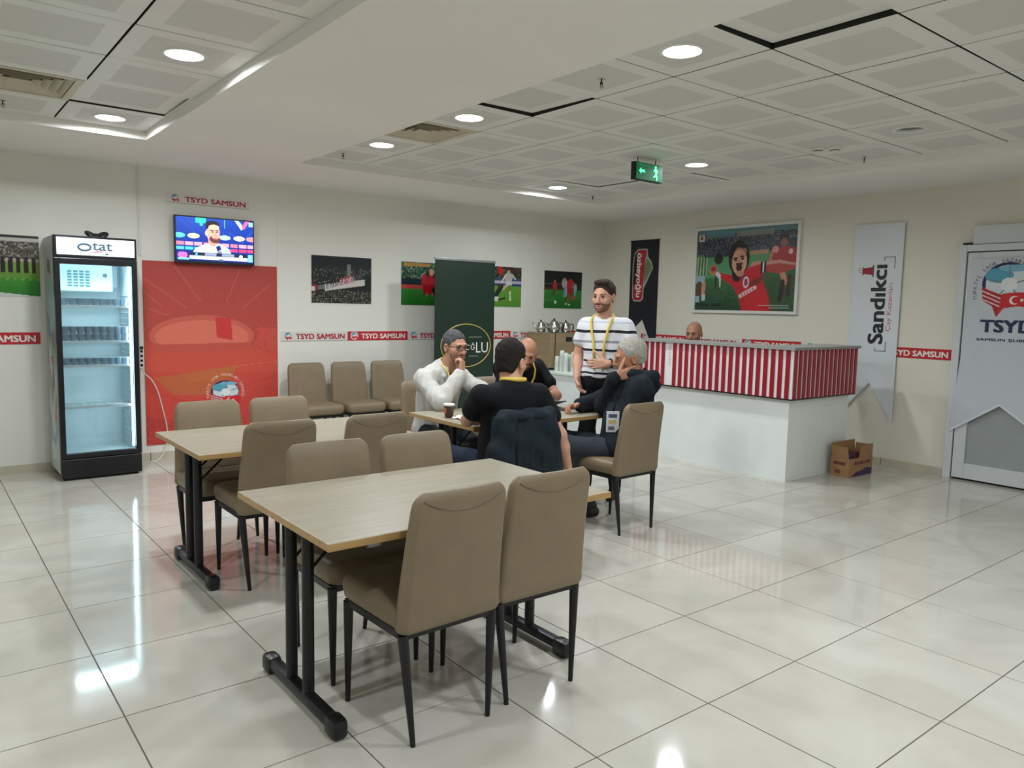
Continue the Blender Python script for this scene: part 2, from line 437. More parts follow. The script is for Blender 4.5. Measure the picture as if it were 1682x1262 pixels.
for k in range(-2, 4):
    for j in range(-9, 5):
        cx, cy = GX+0.6*k+0.3, GY+0.6*j+0.3
        kind = 'lamp' if (k, j) in LAMPS_R else ('vent' if (k, j) in ((-2,2),(-2,-6)) else 'plain')
        if kind == 'lamp': lamp_spots.append((cx, cy, LAMPS_R[(k, j)]))
        dz, tl = 0.0, (0, 0)
        if (k, j) == (-2,-3): dz, tl = 0.020, (0, -0.02)
        elif (k, j) == (-2,0): dz, tl = 0.014, (0.02, -0.012)
        elif (k, j) == (2,3): dz, tl = 0.006, (0.0, -0.008)
        elif (k, j) == (3,1): dz, tl = 0.004, (0.006, 0.0)
        elif random.random() < 0.3: tl = (random.uniform(-.004,.004), random.uniform(-.004,.004))
        panel(cx, cy, kind, tl, dz)
for k in range(0, 4):
    for j in range(0, 13):
        cx, cy = LX1-0.6*k-0.3, LY1-0.6*j-0.3
        kind = 'lamp' if (k, j) in LAMPS_L else ('vent' if (k, j) in ((1,1),(2,8)) else 'plain')
        if kind == 'lamp': lamp_spots.append((cx, cy, LAMPS_L[(k, j)]))
        dz, tl = (0.018, (-0.02, 0)) if (k, j) == (0,1) else (0.0, (random.uniform(-.003,.003), random.uniform(-.003,.003)))
        panel(cx, cy, kind, tl, dz)

M_LENS = mat('lamp_lens_glow', (255,252,244), 0.4, var=0, emit=14.0)
M_LENSOFF = mat('lamp_lens_dark', (92,98,92), 0.3, var=0.05)
ring_me = MB()
ring_me.lathe([(0.083,0.014),(0.087,-0.002),(0.092,-0.006),(0.108,-0.006),(0.114,-0.001),(0.114,0.0),(0.09,0.001)], 36)
ring_me.f = ring_me.f[:-2]; ring_me.m = ring_me.m[:-2]
ring_me = ring_me.mesh('trim_ring', M_TRIMW, smooth=True)
lens_me = MB().lathe([(0.084,0.014),(0.081,0.011),(0.05,0.010),(0.02,0.0095)], 32).mesh('lens', M_LENS, smooth=True)
lens_off = MB().lathe([(0.081,0.024),(0.08,0.02),(0.05,0.018),(0.02,0.017)], 32).mesh('lens', M_LENSOFF, smooth=True)
def lamp_label(x, y, on):
    table = {(0.674,0.826):'round glowing downlight, nearest and largest above the right seating area',
             (0.674,2.626):'round glowing downlight between a square air vent and a lifted panel',
             (0.674,3.826):'round glowing downlight beside sprinkler in far left corner of the sunk panels',
             (3.874,4.426):'', (3.074,4.426):'small round glowing downlight in the far right corner near the wall corner',
             (3.074,2.626):'round glowing downlight just right of the green exit sign',
             (3.074,0.826):'round downlight that is switched off, grey lens in white ring'}
    for (a, b), t in table.items():
        if abs(a-x) < 0.05 and abs(b-y) < 0.05: return t
    for (a, b), t in {(0.674,-0.974):'round glowing downlight over the viewer, first behind the front table',(0.674,-2.774):'round glowing downlight far behind the viewer',(3.074,-2.774):'round glowing downlight behind the viewer on the door side',(-1.166,-1.04):'round glowing downlight behind the viewer on the left',(-2.966,0.76):'unseen round downlight added to brighten the near left floor'}.items():
        if abs(a-x) < 0.05 and abs(b-y) < 0.05: return t
    if abs(x+1.166) < 0.05 and abs(y-4.36) < 0.05: return 'round glowing downlight at the corner of the left sunk panels'
    if abs(x+1.166) < 0.05 and abs(y-2.56) < 0.05: return 'larger round glowing downlight in the left sunk panels near the top edge'
    return None
for (x, y, on) in lamp_spots:
    t = thing('downlight', lamp_label(x, y, on) or 'round glowing downlight in the ceiling behind the viewer', 'ceiling light', (x, y, ZP), 0, 'ceiling downlights')
    put('trim_ring', ring_me, t); put('lens', lens_me if on else lens_off, t)
    if on:
        ld = bpy.data.lights.new('downlight_glow', 'AREA'); ld.shape = 'DISK'; ld.size = 0.16; ld.energy = LAMP_W; ld.color = (0.945, 1.0, 1.06)
        lo = bpy.data.objects.new('downlight_glow', ld); COL.objects.link(lo); lo.parent = t; lo.location = (0,0,0.0075)

# square louvred air diffusers
M_VENT = mat('ivory_vent_metal', (206,198,174), 0.5, var=0.03)
for n_, (x, y) in enumerate(vent_spots):
    lab = {0:'ivory louvred air vent in the ceiling behind the viewer',1:'square ivory louvred air vent between two downlights, right sunk panels',2:'square ivory louvred air vent in the left sunk panels above the fridge',3:'ivory louvred air vent over the entrance side'}[n_]
    t = thing('air_vent', lab, 'air vent', (x, y, ZP), 0, 'ceiling air vents')
    fr = MB(); a = 0.2965
    for (p, q) in (((-a,-a,0),(a,-a+.04,.02)), ((-a,a-.04,0),(a,a,.02)), ((-a,-a+.04,0),(-a+.04,a-.04,.02)), ((a-.04,-a+.04,0),(a,a-.04,.02))): fr.box(p, q)
    fr.obj('frame', M_VENT, t)
    MB().box((-a,-a,0.055),(a,a,0.06)).obj('duct_plate', M_DARKVOID, t)
    for k in range(5):
        s0 = 0.25-0.048*k; s1 = s0-0.03; v = []
        for (s_, z) in ((s0,0.002),(s1,0.035),(s1-0.002,0.035),(s0-0.002,0.002)):
            v += [(s_,s_,z),(-s_,s_,z),(-s_,-s_,z),(s_,-s_,z)]
        f = [(r*4+c, r*4+(c+1) % 4, ((r+1) % 4)*4+(c+1) % 4, ((r+1) % 4)*4+c) for r in range(4) for c in range(4)]
        MB().add(v, f).obj('louvre', M_VENT, t)

# detectors and sprinklers
for n_, (x, y) in enumerate(((3.18,1.56),(3.25,1.46))):
    t = thing('smoke_detector', ['small round smoke detector on the ceiling panel, left of a pair', 'round smoke detector with dark slots, right of a pair'][n_], 'detector', (x, y, ZP), 0, 'smoke detectors')
    MB().lathe([(0.05,0.0),(0.05,-0.012),(0.045,-0.018)], 20).obj('base', M_TRIMW, t, smooth=False)
    MB().lathe([(0.034,-0.018),(0.034,-0.03),(0.026,-0.04),(0.01,-0.042)], 20).obj('head', M_TRIMW, t)
    MB().lathe([(0.0345,-0.022),(0.0345,-0.027)], 20).obj('slot', M_BLACKPL, t)
sp_lab = ['sprinkler head hanging from the panel left of the nearest right downlight', 'sprinkler head in the far left corner of the right sunk panels', 'sprinkler head near the right edge above the framed football poster', 'sprinkler head at the far corner of panels above the exit sign', 'sprinkler head at the left image edge beside the air vent']
for n_, (x, y) in enumerate(((0.713,1.416),(0.604,4.37),(3.75,1.486),(3.757,4.6),(-1.797,4.343))):
    t = thing('sprinkler', sp_lab[n_], 'sprinkler', (x, y, ZP), 0, 'ceiling sprinklers')
    MB().lathe([(0.022,0.0),(0.022,-0.003),(0.009,-0.006)], 16).obj('escutcheon', M_CHROME, t)
    MB().tube([(0,0,0),(0,0,-0.03)], 0.004, 8).tube([(-.008,0,-.015),(-.008,0,-.038),(0,0,-.046)], 0.002, 6).tube([(.008,0,-.015),(.008,0,-.038),(0,0,-.046)], 0.002, 6).obj('body', M_BLACKMETAL, t)
    MB().lathe([(0.013,-0.046),(0.013,-0.048)], 12).obj('deflector', M_CHROME, t)

# exit sign
M_EXIT = mat('exit_green_panel', (0,96,56), 0.3, var=0.04, scale=10, emit=0.5)
M_EXITG = mat('exit_glow_symbol', (80,255,170), 0.4, var=0, emit=1.6)
t = thing('exit_sign', 'green lit exit sign with arrow and running man hanging from ceiling', 'sign', (2.58, 2.72, 2.575), 0)
MB().rbox((-0.175,0.0,0.0),(0.165,0.045,0.145), 0.004).obj('housing', M_BLACKMETAL, t)
MB().box((-0.16,-0.006,0.006),(0.16,0.0,0.14)).obj('panel', M_EXIT, t)
MB().prism([(-0.13,0.075),(-0.105,0.1),(-0.105,0.085),(-0.06,0.085),(-0.06,0.065),(-0.105,0.065),(-0.105,0.05)], -0.0075, -0.006).obj('arrow', M_EXITG, t)
rm = MB()
rm.lathe([(0.011,-0.0075),(0.011,-0.006)], 12, (0.072,0,0.121), axis='y')
for P_ in ([(0.06,0.11),(0.085,0.108),(0.092,0.065),(0.07,0.062)], [(0.07,0.066),(0.086,0.066),(0.1,0.035),(0.09,0.012),(0.08,0.014),(0.085,0.035)], [(0.068,0.066),(0.08,0.062),(0.07,0.04),(0.045,0.036),(0.045,0.046),(0.06,0.05)], [(0.062,0.11),(0.045,0.085),(0.05,0.08),(0.068,0.1)], [(0.082,0.108),(0.104,0.09),(0.1,0.082),(0.082,0.096)]):
    rm.prism(P_, -0.0075, -0.006)
rm.obj('running_man', M_EXITG, t)
text_part('lettering', 'EXIT', mat('exit_dim_letter', (60,160,110), 0.4, var=0, emit=0.4), t, -0.06, 0.124, 0.13, 0.017, 0.0068, 0.02)
for x in (-0.12, 0.1): MB().tube([(x,0.022,0.145),(x,0.022,ZP-2.575)], 0.004, 6).obj('hanger', M_BLACKMETAL, t)

# ------------------------------------------------------------------ chairs and tables
def make_chair(label, loc, rz, group):
    t = thing('dining_chair', label, 'chair', loc, rz, group)
    # seat cushion
    b = MB()
    prof = [(0.404,0.188,0.196),(0.408,0.2,0.208),(0.42,0.209,0.217),(0.455,0.214,0.222),(0.478,0.212,0.219),(0.492,0.203,0.21),(0.499,0.185,0.19),(0.502,0.14,0.15)]
    b.loft([rrect(hx, hy, 0.05, z, 0, 0.018, 5) for z, hx, hy in prof])
    put('seat', b.mesh('seat', M_LEATHER, True), t)
    # backrest: rounded slab, leaning back, narrower towards the top
    b = MB(); rings = []
    Hs = [0.402,0.406,0.42,0.45,0.5,0.56,0.62,0.68,0.74,0.79,0.83,0.855,0.872,0.882,0.888,0.890]
    for z in Hs:
        v = (z-0.402)/(0.890-0.402)
        hw = 0.2165-0.024*v; ht = 0.036-0.013*v
        yc = -0.178-0.075*v**1.3
        if z < 0.42: q = (z-0.402)/0.018; hw -= 0.012*(1-q)**2; ht -= 0.006*(1-q)**2
        if z > 0.83: q = (z-0.83)/0.06; hw -= 0.034*q**3; ht -= 0.017*q**2.5
        bow = 0.012*v
        ring = rrect(hw, max(ht,0.004), min(0.03, max(ht,0.004)*0.95), z, 0, yc, 4)
        ring = [(x, y+bow*((x/hw)**2-0.5), zz) for x, y, zz in ring]
        rings.append(ring)
    # denser columns across the width so the bow reads
    dense = []
    for ring in rings:
        n = len(ring); out = []
        for i in range(n):
            p, q = ring[i], ring[(i+1) % n]; out.append(p)
            if abs(p[0]-q[0]) > 0.1:
                hw = max(abs(p[0]), 0.01); z = p[2]; v = (z-0.402)/0.488; bow = 0.012*v
                for k in range(1, 6):
                    x = p[0]+(q[0]-p[0])*k/6; y0_ = p[1]-bow*((p[0]/hw)**2-0.5)
                    out.append((x, y0_+bow*((x/hw)**2-0.5), z))
        dense.append(out)
    b.loft(dense)
    bk = put('backrest', b.mesh('backrest', M_LEATHER, True), t)
    # curved seam of the cover flap on the rear
    pts = []
    for k in range(17):
        a = k/16; x = -0.168+0.336*a; z = 0.866-0.048*math.sin(PI*a)**0.8
        v = (z-0.402)/0.488; hw = 0.2165-0.024*v; ht = 0.036-0.013*v
        if z > 0.83: ht -= 0.017*((z-0.83)/0.06)**2.5
        y = -0.178-0.075*v**1.3-ht+0.012*v*((x/hw)**2-0.5)
        pts.append((x*0.98, y-0.0008, z))
    put('seam', MB().tube(pts, 0.0028, 6).mesh('seam', M_SEAM, True), bk)
    # frame under the seat and four tapered legs
    f = MB(); z0, z1 = 0.378, 0.404
    f.box((-0.2,-0.19,z0),(0.2,-0.168,z1)); f.box((-0.2,0.188,z0),(0.2,0.21,z1)); f.box((-0.2,-0.168,z0),(-0.178,0.188,z1)); f.box((0.178,-0.168,z0),(0.2,0.188,z1))
    f.obj('seat_frame', M_BLACKMETAL, t)
    for (sx, sy) in ((-1,-1),(1,-1),(-1,1),(1,1)):
        top = (sx*0.19, -0.18 if sy < 0 else 0.2, 0.395); foot = (sx*(0.162 if sy < 0 else 0.19), -0.205 if sy < 0 else 0.206, 0.0)
        g = MB().tube([foot, (foot[0]*.9+top[0]*.1, foot[1]*.9+top[1]*.1, 0.04), top], [0.0095,0.0105,0.0195], 10)
        autosmooth(g.obj('leg', M_BLACKMETAL, t), 50)
    return t
proto = None
def chair(label, x, y, rz, group):
    global proto
    if proto is None: proto = make_chair(label, (x, y, 0), rz, group); return proto
    c = copy_tree(proto); c['label'] = label; c['group'] = group; c.location = (x, y, 0); c.rotation_euler = (0, 0, rz)
    return c
G1 = 'taupe dining chairs'
chair('taupe chair with its back to the viewer at the front table, left one', -0.907, 0.63, 0.03, G1)
chair('taupe chair with its back to the viewer at the front table, right one', -0.466, 0.655, -0.02, G1)
chair('taupe chair across the front table, left one, facing the viewer', -0.905, 1.18, PI, G1)
chair('taupe chair across the front table, right one, facing the viewer', -0.45, 1.18, PI+0.02, G1)
chair('taupe chair at the near left corner of the table nearest the fridge', -0.845, 2.36, 0.0, G1)
chair('taupe chair at the near right corner of the table nearest the fridge', -0.285, 2.36, 0.02, G1)
chair('taupe chair before the red poster, left one across the table', -0.92, 2.86, PI, G1)
chair('taupe chair before the red poster, right one across the table', -0.47, 2.86, PI, G1)
chair('taupe chair against the back wall, leftmost of three beside the red poster', 0.855, 5.50, PI, 'taupe chairs along the wall')
chair('taupe chair against the back wall, middle of three under the crowd photo', 1.325, 5.50, PI, 'taupe chairs along the wall')
chair('taupe chair against the back wall, rightmost of three', 1.79, 5.50, PI, 'taupe chairs along the wall')
chair('taupe chair under the man in the white jacket', 0.945, 3.40, PI, G1)
chair('taupe chair under the bald man in black behind the table', 1.62, 3.43, PI-0.1, G1)
chair('taupe chair with a dark jacket hung over its back', 0.485, 1.96, 0.0, G1)
chair('taupe chair under the grey haired man, back turned to the viewer', 1.475, 1.94, 0.03, G1)

def make_table(label, x0, x1, y0, y1):
    cx, cy = (x0+x1)/2, (y0+y1)/2; L, W = (x1-x0)/2, (y1-y0)/2; H = 0.745
    t = thing('folding_table', label, 'table', (cx, cy, 0), 0, 'folding tables')
    MB().rbox((-L+0.002,-W+0.002,H-0.026),(L-0.002,W-0.002,H), 0.002).obj('table_top', M_TOP, t)
    e = MB()
    for p, q in (((-L,-W,H-0.0255),(L,-W+0.002,H-0.0015)), ((-L,W-0.002,H-0.0255),(L,W,H-0.0015)), ((-L,-W+.002,H-0.0255),(-L+0.002,W-.002,H-0.0015)), ((L-0.002,-W+.002,H-0.0255),(L,W-.002,H-0.0015))): e.box(p, q)
    e.obj('edge_band', M_EDGE, t)
    r = MB()
    for y in (-W+0.14, W-0.17): r.box((-L+0.1,y,H-0.056),(L-0.1,y+0.03,H-0.026))
    r.obj('under_rail', M_BLACKMETAL, t)
    for sx in (-1, 1):
        x = sx*(L-0.1)
        cb = MB().box((x-0.02,-W+0.1,H-0.05),(x+0.02,W-0.1,H-0.0265)).obj('cross_bar', M_BLACKMETAL, t)
        for y in (-0.03, 0.125):
            autosmooth(MB().tube([(x,y,0.05),(x,y,H-0.03)], 0.0225, 14).obj('leg', M_BLACKMETAL, t), 50)
        ft = autosmooth(MB().rbox((x-0.024,-0.27,0.022),(x+0.024,0.345,0.066), 0.012).obj('foot', M_BLACKMETAL, t), 40)
        for (ya, yb) in ((-0.305,-0.215),(0.29,0.375)):
            autosmooth(MB().rbox((x-0.031,ya,0.0),(x+0.031,yb,0.074), 0.02).obj('foot_cap', M_BLACKPL, ft), 40)
        for y in (-0.03, 0.125):
            MB().tube([(x,y,0.52),(x-sx*0.2,y+0.02,H-0.05)], 0.006, 8).obj('brace', M_BLACKMETAL, t)
    MB().rbox((L-0.34,-W+0.16,H-0.085),(L-0.3,-W+0.2,H-0.026), 0.004).obj('latch', M_ALU, t)
    return t
make_table('pale wood folding table in front, four taupe chairs around it', -1.345, -0.08, 0.475, 1.315)
make_table('pale wood folding table behind the front one, nearest the fridge', -1.255, 0.005, 2.13, 2.965)
make_table('pale wood folding table where the men sit talking', 0.42, 1.625, 2.16, 2.955)

# ------------------------------------------------------------------ bar counter
t = thing('bar_counter', 'white bar counter with red and white striped upper band', 'counter', (3.74, 2.02, 0))
bd = MB()   # local: x into the bar, y along the front towards the back wall
bd.box((0,0,0),(0.14,1.78,0.742)); bd.box((0.14,0,0),(1.02,0.14,0.742))
bd.obj('body', M_WHITEBOARD, t)
ub = MB(); ub.box((-0.045,-0.045,0.748),(0.14,1.77,1.182)); ub.box((0.14,-0.045,0.748),(1.03,0.14,1.182))
ub.obj('upper_band', M_WHITEBOARD, t)
tr = MB()
for z0, z1 in ((0.738,0.75),): tr.box((-0.052,-0.052,z0),(0.14,1.775,z1)); tr.box((0.14,-0.052,z0),(1.04,0.14,z1))
tr.obj('lower_trim', M_BLACKMETAL, t)
tp = MB(); tp.box((-0.075,-0.075,1.182),(0.30,1.79,1.205)); tp.box((0.30,-0.075,1.182),(1.06,0.30,1.205))
tp.obj('counter_top', mat('grey_stone_top', (150,152,148), 0.35, var=0.06, scale=25), t)
sl_f = MB().box((-0.012,-0.019,0),(0,0.019,0.432)).mesh('slat', M_RED)
sl_s = MB().box((-0.019,-0.012,0),(0.019,0,0.432)).mesh('slat', M_RED)
for k in range(24):
    y = 0.003+0.0742*k
    if y < 1.74 and k not in (18,): put('slat', sl_f, t, (-0.045, y, 0.75))
for k in range(15):
    x = -0.012+0.0735*k
    if x < 1.02: put('slat', sl_s, t, (x, -0.045, 0.75))
MB().box((-0.0475,1.31,0.95),(-0.0455,1.352,1.165)).obj('paper_notice', M_PAPER, t)
nm = MB()
for k in range(9): nm.box((-0.0483,1.322,0.965+0.022*k),(-0.0476,1.342,0.972+0.022*k))
nm.obj('notice_lines', mat('faded_print', (130,140,132), 0.6, var=0.1), t)

# low service counter that goes on behind the men
t = thing('service_counter', 'low white service counter carrying the tea boiler and paper cups', 'counter', (3.74, 3.83, 0))
MB().box((0,0,0),(0.62,2.05,0.715)).obj('body', M_WHITEBOARD, t)
MB().rbox((-0.025,-0.01,0.715),(0.64,2.07,0.745), 0.004).obj('worktop', M_WHITEBOARD, t)

# tea boiler with teapots
M_BRONZE = mat('bronze_tinted_steel', (158,138,106), 0.38, 0.25, var=0.12, scale=3, stretch=(1,1,8))
t = thing('tea_boiler', 'boxy bronze coloured tea boiler standing on the low white counter', 'boiler', (3.8, 5.3, 0.745))
MB().rbox((0,0,0.03),(0.42,0.44,0.455), 0.006).obj('body', M_BRONZE, t)
MB().box((0.07,-0.004,0.03),(0.078,0.0,0.45)).obj('panel_joint', M_BLACKMETAL, t)
MB().rbox((0.25,-0.006,0.35),(0.35,0.0,0.405), 0.002).obj('display', M_BLACKPL, t)
MB().rbox((-0.005,-0.005,0.447),(0.425,0.445,0.46), 0.004).obj('hot_plate', M_CHROME, t)
for (x, y) in ((0.03,0.03),(0.39,0.03),(0.03,0.41),(0.39,0.41)): MB().lathe([(0.018,0.0),(0.015,0.03)], 12, (x,y,0)).obj('foot', M_BLACKPL, t)
tap = autosmooth(MB().tube([(0.16,0.0,0.12),(0.16,-0.06,0.12),(0.16,-0.065,0.09)], 0.01, 10).obj('tap', M_CHROME, t))
MB().tube([(0.16,-0.045,0.12),(0.16,-0.045,0.155)], 0.006, 8).obj('lever', M_BLACKPL, tap)
def teapot(label, x, y, rz, s):
    t = thing('teapot', label, 'teapot', (x, y, 1.205), rz, 'steel teapots on the boiler')
    prof = [(0.05,0),(0.062,0.012),(0.067,0.05),(0.06,0.09),(0.045,0.112),(0.043,0.12)]
    autosmooth(MB().lathe([(r*s, z*s) for r, z in prof], 22).obj('body', M_CHROME, t), 60)
    ld = autosmooth(MB().lathe([(r*s, z*s) for r, z in [(0.046,0.12),(0.044,0.126),(0.025,0.138),(0.008,0.142)]], 20).obj('lid', M_CHROME, t), 60)
    MB().lathe([(0.007*s,0.142*s),(0.012*s,0.152*s),(0.01*s,0.162*s),(0.003*s,0.165*s)], 12).obj('knob', M_BLACKPL, ld)
    autosmooth(MB().tube([(0.055*s,0,0.045*s),(0.09*s,0,0.075*s),(0.115*s,0,0.125*s)], [0.016*s,0.011*s,0.008*s], 10).obj('spout', M_CHROME, t), 60)
    autosmooth(MB().tube([(-0.05*s,0,0.108*s),(-0.09*s,0,0.112*s),(-0.105*s,0,0.085*s),(-0.1*s,0,0.04*s),(-0.09*s,0,0.02*s)], [0.006,0.008,0.009,0.009,0.006], 8).obj('handle', M_BLACKPL, t), 60)
teapot('steel teapot on the tea boiler, leftmost, spout to the left', 3.86, 5.56, PI*0.8, 0.92)
teapot('steel teapot on the tea boiler, middle and tallest one', 3.975, 5.44, PI*0.75, 1.05)
teapot('steel teapot on the tea boiler, right one with dark handle to the right', 4.12, 5.385, PI*0.82, 0.92)
teapot('steel teapot on the tea boiler, half hidden behind the others', 4.10, 5.62, PI*0.7, 0.92)

# stacks of paper cups
M_CUP = mat('pale_green_paper_cup', (222,232,222), 0.6, var=0.05, scale=30)
def cup_stack(label, x, y, n):
    t = thing('cup_stack', label, 'paper cups', (x, y, 0.745), 0, 'stacks of paper cups')
    z = 0.0
    cupme = MB().lathe([(0.032,0.0),(0.0335,0.002),(0.026,0.07),(0.0245,0.072)], 16).mesh('cup', M_CUP, True) if 'cup' not in _CU else _CU['cup']
    _CU['cup'] = cupme
    for k in range(n): put('cup', cupme, t, (0, 0, 0.012*k))
_CU = {}
for i, (x, y, n) in enumerate(((3.85,5.14,16),(3.85,5.225,10),(3.84,5.06,14),(3.90,4.99,15),(3.84,4.93,14),(3.86,4.85,13),(3.94,5.12,12))):
    cup_stack(['tallest stack of pale paper cups, second from the left', 'short stack of pale paper cups at the left end of the group', 'tall stack of pale paper cups, third from the left', 'stack of pale paper cups set back in the middle', 'tall stack of pale paper cups right of the middle', 'stack of pale paper cups at the right end of the group', 'stack of pale paper cups behind the tallest stack'][i], x, y, n)

# cardboard carton by the bar
M_CARD = mat('brown_cardboard', (164,124,86), 0.8, var=0.1, scale=14, bump=0.1, bscale=200)
M_CARDIN = mat('dark_cardboard_print', (112,66,56), 0.8, var=0.2, scale=20)
M_PURPLE = mat('purple_carton_print', (72,48,92), 0.7, var=0.15, scale=20)
t = thing('cardboard_box', 'open brown cardboard box with upright flaps and purple print beside the bar', 'box', (4.40, 1.965, 0), -0.03)
a, b_, hh = 0.40, 0.19, 0.175
bx = MB()
bx.box((0,-b_,0),(a,0,0.006)); bx.box((0,-b_,0.006),(a,-b_+0.006,hh)); bx.box((0,-0.006,0.006),(a,0,hh)); bx.box((0,-b_+.006,0.006),(0.006,-.006,hh)); bx.box((a-.006,-b_+.006,0.006),(a,-.006,hh))
bx.obj('carton', M_CARD, t)
def flap(v): MB().add(v, [(0,1,2,3),(7,6,5,4),(0,4,5,1),(1,5,6,2),(2,6,7,3),(3,7,4,0)]).obj('flap', M_CARD, t)
def quad_thick(p, n):
    n = Vector(n)*0.004; return [Vector(q) for q in p]+[Vector(q)+n for q in p]
flap(quad_thick([(0.0,-0.01,hh),(a,-0.01,hh),(a,0.0,hh+0.13),(0,0.0,hh+0.13)], (0,-1,0)))
flap(quad_thick([(0.0,-b_+0.01,hh),(0.0,-0.01,hh),(-0.015,-0.015,hh+0.11),(-0.015,-b_+0.02,hh+0.11)], (1,0,0)))
flap(quad_thick([(a*0.42,-b_+0.004,hh),(a,-b_+0.004,hh),(a-0.01,-b_-0.004,hh+0.12),(a*0.45,-b_-0.004,hh+0.12)], (0,1,0)))
flap(quad_thick([(a,-b_+0.01,hh),(a,-0.01,hh),(a+0.02,-0.01,hh+0.1),(a+0.02,-b_+0.01,hh+0.1)], (-1,0,0)))
pr = MB(); pr.prism([(0.03,0.005),(0.39,0.005),(0.395,0.06),(0.3,0.075),(0.2,0.05),(0.12,0.045)], -b_-0.0012, -b_-0.0002)
pr.obj('purple_wave', M_PURPLE, t)
pr = MB()
for (x, w_) in ((0.08,0.05),(0.135,0.04),(0.18,0.06),(0.25,0.03),(0.29,0.07)): pr.prism([(x,0.115),(x+w_,0.112),(x+w_*0.9,0.142),(x+0.01,0.145)], -b_-0.0012, -b_-0.0002)
pr.box((-0.0012,-0.15,0.11),(-0.0002,-0.03,0.14)); pr.box((-0.0012,-0.1,0.03),(-0.0002,-0.05,0.065))
pr.obj('brown_print', M_CARDIN, t)
for k in range(3): 
    q = MB().rbox((0.06+0.1*k,-0.15,0.007),(0.15+0.1*k,-0.04,0.2+0.02*(k % 2)), 0.006).obj('packet', [M_PURPLE,M_CARDIN,M_PURPLE][k], t)

# ------------------------------------------------------------------ emblem used on the signs
def draw_emblem(c, x0, y0, x1, y1, ring=(60,50,90), bare=False):
    def X(u): return x0+(x1-x0)*u
    def Y(v): return y0+(y1-y0)*v
    sx, sy = x1-x0, y1-y0
    c.ell(X(.5),Y(.40),.40*sx,.37*sy,(38,40,86))
    c.ell(X(.52),Y(.42),.36*sx,.34*sy,(208,218,222))
    c.ell(X(.36),Y(.26),.22*sx,.13*sy,(86,160,184)); c.ell(X(.60),Y(.14),.24*sx,.06*sy,(120,180,200)); c.ell(X(.8),Y(.62),.1*sx,.08*sy,(70,140,170))
    c.ell(X(.52),Y(.42),.13*sx,.12*sy,(228,232,232))
    for a in range(5):
        an = a*2*PI/5-PI/2; px, py = .52+.13*math.cos(an), .42+.12*math.sin(an); qx, qy = .52+.33*math.cos(an), .42+.31*math.sin(an)
        c.line(X(px),Y(py),X(qx),Y(qy),.022*sx,(110,125,135))
    c.poly([(X(.10),Y(.46)),(X(.42),Y(.60)),(X(.50),Y(.78)),(X(.36),Y(1.0)),(X(.28),Y(.80)),(X(.12),Y(.70))],(176,34,48))
    for k in range(3): c.line(X(.11),Y(.53+.07*k),X(.42),Y(.67+.07*k),.018*sx,(232,220,216))
    c.poly([(X(.42),Y(.58)),(X(.66),Y(.55)),(X(.95),Y(.58)),(X(.95),Y(.82)),(X(.66),Y(.80)),(X(.44),Y(.84)),(X(.38),Y(.98))],(206,36,48))
    c.ell(X(.62),Y(.69),.075*sx,.075*sy,(240,236,230)); c.ell(X(.642),Y(.69),.06*sx,.06*sy,(206,36,48)); c.ell(X(.73),Y(.69),.024*sx,.024*sy,(240,236,230))

# "TSYD SAMSUN" strips: alternate white and red
def strip_sign(label, x, y, z, rotz, wd, ht, red):
    t = thing('strip_sign', label, 'sign', (x, y, z), rotz, 'strip signs along the walls')
    MB().box((-wd/2,-0.004,-ht/2),(wd/2,0,ht/2)).obj('board', M_REDSIGN if red else M_WHITESIGN, t)
    c = Can(22, 22, (196,40,52) if red else (222,219,212)); 
    if red: c.ell(.5,.47,.5,.5,(235,225,220))
    draw_emblem(c, .06, .04, .94, .98); c.mask = c.inell(.5,.5,.52,.54)
    ex = -wd/2+0.09*wd+0.012
    c.obj('emblem', t, ex-ht*.46, -ht*.44, ex+ht*.46, ht*.46, 0.0048, M_PRINT)
    text_part('lettering', 'TSYD SAMSUN', M_WHITETEXT if red else M_REDTEXT, t, wd*0.085, -0.002, wd*0.74, ht*0.58, 0.0052, 0.05)
    if not red: MB().box((-wd/2,-0.0046,-ht/2),(wd/2,-0.0041,-ht/2+0.006)).obj('lower_line', mat('grey_line', (176,176,170), 0.5, var=0.03), t)
    return t
SW = 0.752
strip_sign('white strip sign with red letters above the television', -0.025, YW, 2.448, 0, 0.773, 0.088, False)
strip_sign('red strip sign on the back wall partly hidden by the fridge', -1.826, YW, 1.154, 0, SW, 0.1, True)
for k, lab in enumerate(['white strip sign directly right of the red poster', 'red strip sign above the wall chairs', 'white strip sign running behind the left side of the green banner', 'red strip sign running behind the right side of the green banner', 'white strip sign behind the bald man and the tea boiler', 'red strip sign between the tea boiler and the standing man']):
    strip_sign(lab, 0.668+SW*(k+0.5), YW, 1.154, 0, SW-0.002, 0.1, k % 2 == 1)
for y, red, lab in ((4.82,True,'red strip sign on the right wall just right of the navy banner'),(4.05,False,'white strip sign behind the head of the bald man at the bar'),(3.25,True,'red strip sign below the framed football poster'),(2.47,False,'white strip sign between the framed poster and the white pennant'),(1.705,True,'red strip sign between the white pennant and the door')):
    strip_sign(lab, XW, y, 1.142, -PI/2, SW, 0.1, red)

